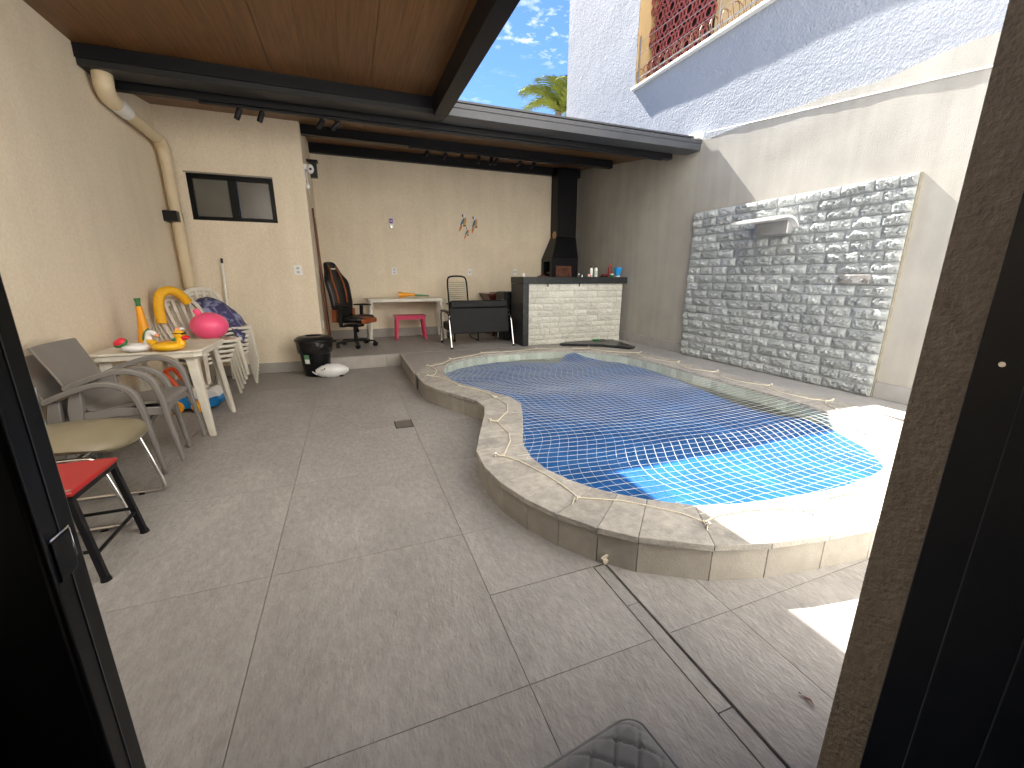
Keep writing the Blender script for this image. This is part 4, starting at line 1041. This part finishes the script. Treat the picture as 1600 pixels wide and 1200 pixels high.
# ------------------------------------------------------------------ gaming chair
gc = thing('gaming_chair', 'black and orange gaming chair on five castors beside the white table', 'office chair', (.05,7.42,D), R(-34))
for k in range(5):
    a = R(20+72*k); c, s = math.cos(a), math.sin(a)
    lg = MB().tube([(0,0,.115),(.16*c,.16*s,.10),(.31*c,.31*s,.085)], [1,.85,.6], flat=(.07,.045), up=(0,0,1)).build('base_arm', BLACKP, gc, bevel=.006)
    MB().xf((.31*c,.31*s,.036), rz=a+1.2).lathe([(.036,-.026),(.036,-.006),(.02,-.005),(.02,.005),(.036,.006),(.036,.026)],14,'y').tube([(0,0,.0),(0,0,.06)], .010, 6).build('castor', BLACKP, lg, True)
MB().lathe([(.035,.09),(.035,.16),(.028,.165),(.028,.33)],14).build('gas_lift', BLACKP, gc, True)
MB().box((-.14,-.09,.33),(.12,.09,.37)).box((.02,-.13,.335),(.05,-.09,.35)).tube([(.06,-.05,.34),(.12,-.20,.28)], .011, 6).tube([(.03,.0,.33),(.08,-.04,.25)], .022, 8).build('mechanism', BLACKM, gc, bevel=.004)
# seat: bolstered
rows_ = []
for k in range(11):
    u = k/10; x_ = -.24+.52*u; drop = .05*max(0,u-.75)*4*.5
    zc = .42-drop+.02*u
    prof = []
    for y, z_ in [(-.26,.02),(-.255,.075),(-.20,.10),(-.14,.055),(0,.05),(.14,.055),(.20,.10),(.255,.075),(.26,.02),(.20,-.04),(-.20,-.04)]:
        e = 1 if 0 < k < 10 else .8
        prof.append((x_, y*(1-.04*u)*e, zc+z_*e))
    rows_.append(prof)
MB().loft(rows_).build('seat', LEATHG, gc, True, sub=1)
rows_ = []
for k in range(9):
    u = k/8; x_ = -.18+.44*u; zc = .478-.1*max(0,u-.75)*.5+.02*u
    rows_.append([(x_,-.125,zc),(x_,0,zc+.004),(x_,.125,zc),(x_,.125,zc-.03),(x_,-.125,zc-.03)])
so_ = MB().loft(rows_).build('seat_inset', ORANGE, gc, True)
MB().box((.255,-.21,.395),(.297,.21,.475)).build('seat_front', ORANGE, gc, bevel=.018)
# backrest: tall shell reclined
def bx(u): return -.21-.17*u+.05*math.sin(math.pi*u)
def bz(u): return .44+.93*u
W_ = [(0,.22),(.08,.25),(.25,.265),(.42,.265),(.58,.285),(.68,.29),(.76,.235),(.82,.18),(.90,.16),(.97,.13),(1.0,.08)]
rows_ = []
for u, w_ in W_:
    x_, z_ = bx(u), bz(u); th = .055 if u < .9 else .045
    if u in (0,1.0): th *= .6
    bol = .055 if .1 < u < .75 else .02
    rows_.append([(x_+th*.4,0,z_),(x_+th*.45,w_*.5,z_),(x_+th*.5+bol,w_*.85,z_),(x_+th*.3+bol*.6,w_,z_),(x_-th,w_*.93,z_),(x_-th*1.5,0,z_),(x_-th,-w_*.93,z_),(x_+th*.3+bol*.6,-w_,z_),(x_+th*.5+bol,-w_*.85,z_),(x_+th*.45,-w_*.5,z_)])
MB().loft(rows_).build('backrest', LEATHG, gc, True, sub=1)
for s in (-1,1):
    for (p0,p1,dx) in [((.30,.115),(.66,.135),.045),((.66,.135),(.93,.085),.04)]:
        MB().tube([(bx(p0[0])+dx,s*p0[1],bz(p0[0])),(bx((p0[0]+p1[0])/2)+dx+.004,s*(p0[1]+p1[1])/2,bz((p0[0]+p1[0])/2)),(bx(p1[0])+dx,s*p1[1],bz(p1[0]))], 1, flat=(.026,.016), up=(1,0,.3)).build('stripe', ORANGE, gc, bevel=.003)
    MB().box((-.235,s*.24-.02,.42),(-.14,s*.24+.02,.62)).build('side_bracket', ORANGE if s > 0 else ORANGE, gc, bevel=.008)
    MB().tube([(-.05,s*.29,.36),(-.05,s*.30,.42),(-.04,s*.30,.66)], 1, flat=(.055,.035), up=(0,1,0)).box((-.09,s*.20-.09,.345),(-.01,s*.20+.09,.365)).build('arm_post', BLACKP, gc, bevel=.004)
    MB().tube([(-.17,s*.30,.672),(.0,s*.30,.68),(.14,s*.30,.675)], [.9,1.1,.8], flat=(.095,.026), up=(0,0,1)).build('arm_pad', BLACKP, gc, bevel=.008)
MB().tube([(bx(.88)+.040,-.055,bz(.88)),(bx(.88)+.045,.02,bz(.88)),(bx(.88)+.040,.055,bz(.88))], 1, flat=(.014,.008), up=(1,0,0)).build('logo_mark', WHITEP, gc)

# ------------------------------------------------------------------ rear white table, horn, pink stool
plastic_table('long white plastic table against the rear wall with a horn on it', (.98,8.11,D), 1.38, .62, .755, WPLAST, 0, True)
v2 = thing('horn_toy', 'orange and green plastic horn lying on the rear white table', 'horn', (.86,8.05,D+.756+.058), 0)
MB().lathe([(.056,0),(.054,.03),(.040,.10),(.028,.20),(.020,.30)],18,'x').build('bell', ORANGEP, v2, True)
MB().xf((.30,0,-.012), ry=R(3)).lathe([(.019,-.01),(.016,.10),(.013,.22),(.016,.25)],14,'x').build('mouthpiece', GREENP, v2, True)
ps_ = thing('pink_stool', 'small crimson plastic stool under the rear white table', 'stool', (1.03,8.02,D))
MB().box((-.28,-.16,.415),(.28,.16,.445)).box((-.27,-.15,.37),(.27,-.145,.4145)).box((-.27,.145,.37),(.27,.15,.4145)).box((-.27,-.1445,.37),(-.265,.1445,.4145)).box((.265,-.1445,.37),(.27,.1445,.4145)).build('seat', PINKRED, ps_, bevel=.008)
for sx in (1,-1):
    for sy in (1,-1):
        MB().tube([(sx*.235,sy*.125,.41),(sx*.25,sy*.135,.2),(sx*.268,sy*.15,0)], [1,.85,.7], flat=(.055,.045), up=(0,1,0)).build('leg', PINKRED, ps_, bevel=.006)

# corded chair
sc_ = thing('corded_chair', 'black tube chair with thin cords across its tall back', 'chair', (1.93,7.55,D), R(0))
bkp = lambda u: (.22+.16*u, .42+.72*u)      # faces the camera: back leans away from it
fr = catmull([(-.19,*bkp(0)),(-.185,*bkp(.5)),(-.18,*bkp(.88)),(-.12,*bkp(1.0)),(.12,*bkp(1.0)),(.18,*bkp(.88)),(.185,*bkp(.5)),(.19,*bkp(0))],5)
MB().tube(fr, .016, 10).build('back_frame', BLACKM, sc_, True)
for k in range(17):
    u = .06+.80*k/16; y_, z_ = bkp(u); MB().tube([(-.185,y_,z_),(0,y_+.006,z_-.006-(.006 if k%2 else 0)),(.185,y_,z_)], .0052, 6).build('cord', CORD, sc_, True)
MB().tube(catmull([(-.19,.22,.42),(-.20,-.22,.43),(-.10,-.26,.43),(.10,-.26,.43),(.20,-.22,.43),(.19,.22,.42)],5), .016, 10).build('seat_frame', BLACKM, sc_, True)
for k in range(12):
    y_ = -.22+.40*k/11; MB().tube([(-.195,y_,.428),(.195,y_,.428)], .005, 6).build('cord', CORD, sc_, True)
for s in (-1,1):
    MB().tube(catmull([(s*.20,-.20,.43),(s*.22,-.24,.30),(s*.22,-.25,.02),(s*.22,-.20,.014),(s*.22,.28,.014),(s*.21,.26,.2),(s*.19,.22,.42)],5), .014, 8).build('leg', BLACKM, sc_, True)
    MB().tube(catmull([(s*.20,.28,.65),(s*.27,.10,.66),(s*.27,-.15,.65),(s*.22,-.24,.43)],5), .014, 8).build('arm', BLACKM, sc_, True)

# black loveseat seen from behind
lv = thing('black_loveseat', 'black leatherette loveseat with chrome legs seen from behind', 'sofa', (2.02,6.95,D))
MB().xf((0,-.20,.24), rx=R(-6)).box((-.51,-.04,-.02),(.51,.045,.50)).build('back_panel', LEATHER, lv, bevel=.012)
MB().xf((0,-.20,.24), rx=R(-6)).tube([(-.50,-.035,.455),(.50,-.035,.455)], 1, flat=(.13,.06), up=(0,1,0)).build('head_roll', LEATHER, lv, bevel=.028, seg=4)
MB().box((-.50,-.15,.24),(.50,.42,.38)).build('seat', LEATHER, lv, bevel=.03, seg=3)
MB().box((-.46,-.10,.215),(.46,.38,.2395)).build('seat_board', WHITEP, lv)
for s in (-1,1):
    x_ = s*.535
    MB().tube(catmull([(x_,-.40,.005),(x_,-.33,.25),(x_,-.25,.47),(x_,-.12,.56),(x_,.10,.57),(x_,.30,.55),(x_,.38,.47),(x_,.40,.25),(x_,.40,.005)],6), .015, 10).build('leg_loop', CHROME, lv, True)
    MB().tube([(x_,-.16,.575),(x_,.10,.588),(x_,.30,.57)], 1, flat=(.06,.03), up=(0,0,1)).build('arm_pad', BLACKP, lv, bevel=.01)
    MB().tube([(s*.50,-.255,.52),(x_,-.23,.50)], .012, 8).build('bolt', CHROME, lv, True)
    for y_ in (-.40,.40): MB().xf((x_,y_,0)).lathe([(.020,0),(.020,.02),(.016,.03)],10).build('foot_cap', BLACKP, lv, True)

# mahogany table and mini fridge left of the counter
mt_ = thing('mahogany_table', 'dark red brown wooden games table behind the loveseat', 'table', (2.87,8.02,D))
q = MB(); q.add([(-.38,-.30,.80),(.38,-.30,.80),(.38,.30,.80),(-.38,.30,.80),(-.29,-.22,.66),(.29,-.22,.66),(.29,.22,.66),(-.29,.22,.66)], [(0,1,2,3),(4,5,6,7),(0,1,5,4),(1,2,6,5),(2,3,7,6),(3,0,4,7)])
q.build('body', MAHOG, mt_, bevel=.01)
MB().box((-.39,-.31,.80),(.39,.31,.825)).build('top', MAHOG, mt_, bevel=.006)
MB().box((-.20,-.25,.8255),(.36,.2,.845)).build('tray', MAHOG, mt_, bevel=.006)
for sx in (1,-1):
    for sy in (1,-1): MB().box((sx*.25-.03,sy*.18-.03,0),(sx*.25+.03,sy*.18+.03,.66)).build('leg', MAHOG, mt_, bevel=.005)
mf = thing('mini_fridge', 'small black fridge in the shadow just left of the counter', 'fridge', (2.88,7.30,D))
MB().box((-.27,-.22,.02),(.27,.24,.88)).build('cabinet', BLACKP, mf, bevel=.008)
MB().box((-.30,-.22,.03),(-.272,.24,.87)).build('door', BLACKP, mf, bevel=.006)
MB().tube([(-.315,-.17,.45),(-.325,-.17,.60),(-.315,-.17,.75)], .008, 6).build('handle', ALU, mf, True)
for sx in (1,-1): MB().box((sx*.2-.02,-.18,0),(sx*.2+.02,.18,.0195)).build('foot', BLACKP, mf)

# ------------------------------------------------------------------ counter and barbecue
ct = thing('bar_counter', 'bar counter with black granite top and white split stone front', 'counter')
CY0, CY1, CX0, CX1, CZ = 6.44, 6.98, 2.72, 4.63, 1.33
MB().box((CX0-.055,CY0-.02,CZ-.11),(CX1+.06,CY1,CZ)).build('countertop', GRANITE, ct, bevel=.004)
MB().box((CX0-.05,CY0-.018,D),(CX0+.055,CY1-.002,CZ-.1105)).build('side_slab', GRANITE, ct, bevel=.004)
MB().box((CX0+.056,CY0+.04,D),(CX1,CY1-.05,CZ-.1105)).build('core', MORTARW, ct)
BW = [b.mesh('white_brick', STONEW) for b in split_bricks(12, .011, 40, .024)]
rows = 10; hts = [random.uniform(.8,1.2) for _ in range(rows)]; zz0 = D
for r in range(rows):
    rh = (CZ-.112-D)*hts[r]/sum(hts); zc_ = zz0+rh/2; zz0 += rh
    x = CX0+.057-(.0 if r % 2 else .12)
    while x < CX1-.01:
        L_ = random.uniform(.13,.36); a, b = max(x,CX0+.057), min(x+L_,CX1)
        if CX1-b < .07: b = CX1
        if b-a > .03: inst(random.choice(BW), 'white_brick', ct, ((a+b)/2, CY0+.04-random.uniform(0,.006), zc_), (0,0,0), (b-a-.005, 1, rh-.005))
        x = b
for x_ in (3.12,3.72): MB().box((x_,CY0-.004,CZ-.16),(x_+.012,CY0+.012,CZ-.1105)).build('bracket', BLACKM, ct)
bq = thing('barbecue', 'black steel barbecue with tapered hood and square chimney in the corner', 'barbecue', (0,0,0))
MB().box((3.93,7.93,D),(4.50,YB-.015,1.20)).build('cabinet', BLACKM, bq, bevel=.004)
x0,x1,y0,y1 = 3.93,4.53,7.93,YB-.015
fb_ = MB()
fb_.box((x0+.0,y0,1.201),(x1,y0+.02,1.70)).box((x1-.02,y0+.021,1.201),(x1,y1,1.70)).box((x0,y1-.02,1.201),(x1-.021,y1,1.70)).box((x0,y0+.021,1.201),(x0+.02,y0+.08,1.70)).box((x0,y1-.10,1.201),(x0+.02,y1-.021,1.70)).box((x0,y0+.081,1.64),(x0+.02,y1-.101,1.70)).box((x0+.02,y0+.021,1.21),(x1-.021,y1-.021,1.24))
fb_.build('firebox', BLACKM, bq)
fo = MB().box((x0-.012,y0+.04,1.24),(x0-.001,y0+.085,1.69)).box((x0-.012,y1-.12,1.24),(x0-.001,y1-.075,1.69)).box((x0-.011,y0+.086,1.64),(x0-.001,y1-.121,1.69)).build('opening_frame', DARKST, bq, bevel=.002)
cx0,cx1,cy0,cy1 = 4.13,4.575,8.14,YB-.016
q = MB(); q.add([(x0,y0,1.7005),(x1,y0,1.7005),(x1,y1,1.7005),(x0,y1,1.7005),(cx0,cy0,2.14),(cx1,cy0,2.14),(cx1,cy1,2.14),(cx0,cy1,2.14)], [(0,1,2,3),(4,5,6,7),(0,1,5,4),(1,2,6,5),(2,3,7,6),(3,0,4,7)])
q.build('hood', BLACKM, bq, bevel=.003)
MB().box((cx0,cy0,2.1405),(cx1,cy1,zr(8.2)-.02)).build('chimney', BLACKM, bq, bevel=.004)
pq = MB().xf((4.10,8.20,2.17), rz=R(0)).lathe([(.002,-.012),(.07,-.012),(.075,-.006),(.075,.004),(.002,.006)],24,'x')
pqo = pq.build('round_plaque', PLAQ, None, True); pqo.scale = (1,1,1.0)
tag(pqo, 'round light wood plaque hanging on the barbecue chimney', 'plaque')
MB()
bd_ = MB().xf((4.18,7.88,1.335), rx=R(-8)).box((-.18,-.012,0),(.18,.012,.215)).build('cutting_board', BOARD, None, bevel=.006)
tag(bd_, 'worn dark brown cutting board standing against the barbecue', 'cutting board')
sh_ = MB().box((3.60,7.70,1.30),(4.44,7.925,1.325)).build('barbecue_shelf', GRANITE, None, bevel=.004)
tag(sh_, 'dark stone shelf in front of the barbecue body behind the counter', 'shelf')
MB().box((3.62,7.72,D),(4.42,7.92,1.2995)).build('shelf_base', GRANITE, sh_)
for k,(x_,y_) in enumerate([(3.66,7.80),(3.98,8.05)]):
    tr = thing('wooden_tray', ['flat red brown wooden tray on the shelf left of the barbecue','red handled grill tool lying in the barbecue opening'][k], ['tray','tool'][k], (x_,y_,1.3255 if k == 0 else 1.40))
    MB().box((-.07,-.10,0),(.07,.10,.025)).build('base', BOARD if k == 0 else MAHOG, tr, bevel=.006)
    MB().tube([(-.06,0,.035),(.06,0,.035)], .009, 8).build('grip', BROWNW if k == 0 else REDV, tr, True)
def bottle(label, x_, y_, r, h, m, cm, cap=.03):
    t = thing('bottle', label, 'bottle', (x_,y_,CZ+.001))
    MB().lathe([(r*.9,0),(r,.006),(r,h*.72),(r*.85,h*.80),(r*.45,h*.86),(r*.42,h-cap)],18).build('body', m, t, True)
    MB().lathe([(r*.5,h-cap),(r*.5,h),(r*.3,h+.002)],14).build('cap', cm, t, True)
    return t
b_ = bottle('white squeeze bottle with black cap on the counter, left of the close pair', 4.12, 6.72, .027, .185, WHITEP, BLACKP)
b_ = bottle('white squeeze bottle with black cap and green label, right of the close pair', 4.19, 6.68, .030, .19, WHITEP, BLACKP)
MB().xf((0,0,0)).lathe([(.0305,.03),(.0308,.035),(.0308,.10),(.0305,.105)],18).build('label_band', mat('label_pale_green', (.45,.58,.45), .5, .1, 30), b_)
bottle('red sauce bottle with pale neck behind the blue cup', 4.56, 6.80, .034, .225, mat('sauce_red', (.22,.02,.02), .35, .3, 9, col2=(.5,.36,.3), c2scale=9, c2lo=.5, c2hi=.6), REDV, .025)
bc = thing('blue_cup', 'bright blue flared plastic cup with white base on the counter end', 'cup', (4.62,6.62,CZ+.001))
MB().lathe([(.045,.022),(.048,.05),(.062,.11),(.075,.155),(.076,.165),(.070,.165),(.055,.10),(.042,.03)],24).build('bowl', SKYB, bc, True)
MB().lathe([(.043,0),(.046,.003),(.046,.0215)],20).build('base', WHITEP, bc, True)
wc = thing('white_cup', 'small white paper cup at the left corner of the counter', 'cup', (2.74,6.58,CZ+.001))
MB().lathe([(.018,0),(.019,.002),(.026,.055),(.024,.055),(.017,.006)],16).build('wall', WHITEP, wc, True)
fa = thing('faucet', 'chrome curved faucet on the counter left of the white bottles', 'faucet', (3.98,6.80,CZ+.001))
MB().tube(catmull([(0,0,0),(0,0,.04),(-.03,-.01,.065),(-.07,-.02,.055),(-.085,-.02,.03)],5), .009, 10).build('spout', CHROME, fa, True)
MB().lathe([(.02,0),(.02,.012),(.012,.016)],14).build('base', CHROME, fa, True)
mg = thing('striped_mug', 'small tilted red and white mug beside the white bottles', 'mug', (4.05,6.66,CZ+.001))
MB().xf((0,0,.026), ry=R(70)).lathe([(.020,-.03),(.026,-.028),(.028,.03),(.025,.03),(.022,-.02)],16).build('body', WHITEP, mg, True)
MB().xf((0,0,.026), ry=R(70)).lathe([(.0275,-.008),(.0283,-.004),(.0283,.008),(.0275,.012)],16).build('band', REDV, mg, True)
rm = thing('remote_control', 'black remote control lying on the counter right of the bottles', 'remote', (4.33,6.64,CZ+.001), R(8))
MB().box((-.085,-.022,0),(.085,.022,.020)).build('body', BLACKP, rm, bevel=.005)
for k in range(4): MB().box((-.06+.03*k,-.008,.0202),(-.045+.03*k,.008,.022)).build('button', DARKST, rm)
bx_ = thing('red_box', 'small dark red box on the counter behind the green capped jar', 'box', (4.44,6.76,CZ+.001))
MB().box((-.06,-.035,0),(.06,.035,.05)).build('carton', mat('dark_red_card', (.20,.015,.02), .5, .1, 9), bx_, bevel=.004)
MB().box((-.061,-.036,.032),(.061,.036,.0515)).build('lid', mat('dark_red_lid', (.14,.012,.016), .5, .1, 9), bx_, bevel=.003)
jr = thing('green_jar', 'squat green jar with white lid on the counter beside the blue cup', 'jar', (4.48,6.60,CZ+.001))
MB().lathe([(.034,0),(.038,.004),(.038,.034),(.03,.04)],18).build('glass', GREENP, jr, True)
MB().lathe([(.033,.040),(.034,.052),(.02,.058)],18).build('lid', WHITEP, jr, True)

# black slab lying on the deck beside the pool
bs = thing('black_slab', 'flat black polished slab lying on the deck before the stone counter', 'slab', (0,0,0))
poly = [(3.28,6.26),(3.46,6.385),(4.42,6.38),(4.30,5.55),(4.20,5.52),(3.9,5.93),(3.6,6.1)]
MB().prism(poly, D+.012, D+.042).build('top', GRANITE, bs, bevel=.004)
MB().prism([(p[0]*.94+.23,p[1]*.94+.37) for p in poly], D+.0005, D+.0118).build('underlay', BLACKP, bs)
gl = thing('green_tool', 'small green plastic hand tool lying on the black slab', 'tool', (4.05,6.33,D+.043))
MB().xf((0,0,.0)).ball((0,0,.012),(.09,.03,.014),14,8).build('blade', GREENT, gl, True)
MB().tube([(.08,0,.012),(.17,-.01,.01)], .008, 8).build('handle', BLACKP, gl, True)

# ------------------------------------------------------------------ foreground cushion and leaf
qc = thing('quilted_cushion', 'grey quilted cushion corner on the floor at the bottom of the view', 'cushion', (.43,.51,0), R(7))
n = 90; vs = []; hx, hy = .285, .22
def rr2(u, v):   # rounded square mapping
    x_, y_ = u*hx, v*hy; return x_, y_
for i in range(n+1):
    for j in range(n+1):
        u, v = i/n*2-1, j/n*2-1
        r = .22; ax_, ay_ = abs(u), abs(v)
        if ax_ > 1-r and ay_ > 1-r:
            dx, dy = (ax_-1+r)/r, (ay_-1+r)/r; l_ = max(dx,dy)/max(1e-6,math.hypot(dx,dy)); ax_, ay_ = 1-r+dx*l_*r, 1-r+dy*l_*r
        u2, v2_ = math.copysign(ax_,u), math.copysign(ay_,v)
        e = min(1, (1-max(abs(u),abs(v)))*5)
        fr_ = lambda q: abs((q/.085) % 1 - .5)
        px_, py_ = u2*hx, v2_*hy
        qz = -.009*math.exp(-((.5-fr_(px_+py_))/.07)**2) - .009*math.exp(-((.5-fr_(px_-py_))/.07)**2) + .012
        vs.append((u2*hx, v2_*hy, .055+.03*e**.6+qz*e))
top_f = [(i*(n+1)+j,(i+1)*(n+1)+j,(i+1)*(n+1)+j+1,i*(n+1)+j+1) for i in range(n) for j in range(n)]
MB().add(vs, top_f).build('quilted_top', QUILT, qc, True)
bd = [i*(n+1) for i in range(n+1)] + [n*(n+1)+j for j in range(1,n+1)] + [i*(n+1)+n for i in range(n-1,-1,-1)] + [j for j in range(n-1,0,-1)]
rim = [vs[i] for i in bd]; m = len(rim)
MB().add(rim+[(p[0]*1.0,p[1]*1.0,.002) for p in rim], [(i,(i+1)%m,m+(i+1)%m,m+i) for i in range(m)]).build('side_band', QUILT, qc, True)
MB().tube([(p[0]*1.006,p[1]*1.006,p[2]) for p in rim], .006, 8, True).build('piping', QUILT, qc, True)
lf = MB(); vs = []
for k in range(9):
    u = k/8; w_ = .006*math.sin(math.pi*u)**.8; vs += [(1.26+.01*math.sin(u*3)-w_, .60+.055*u, .004+.008*math.sin(u*5)**2), (1.26+.01*math.sin(u*3)+w_, .60+.055*u, .003+.006*math.sin(u*4)**2)]
lf.add(vs, [(2*k,2*k+1,2*k+3,2*k+2) for k in range(8)])
tag(lf.build('dry_leaf', DRYLEAF, None, True), 'curled dark dry leaf on the grey tiles near the doorway', 'leaf')
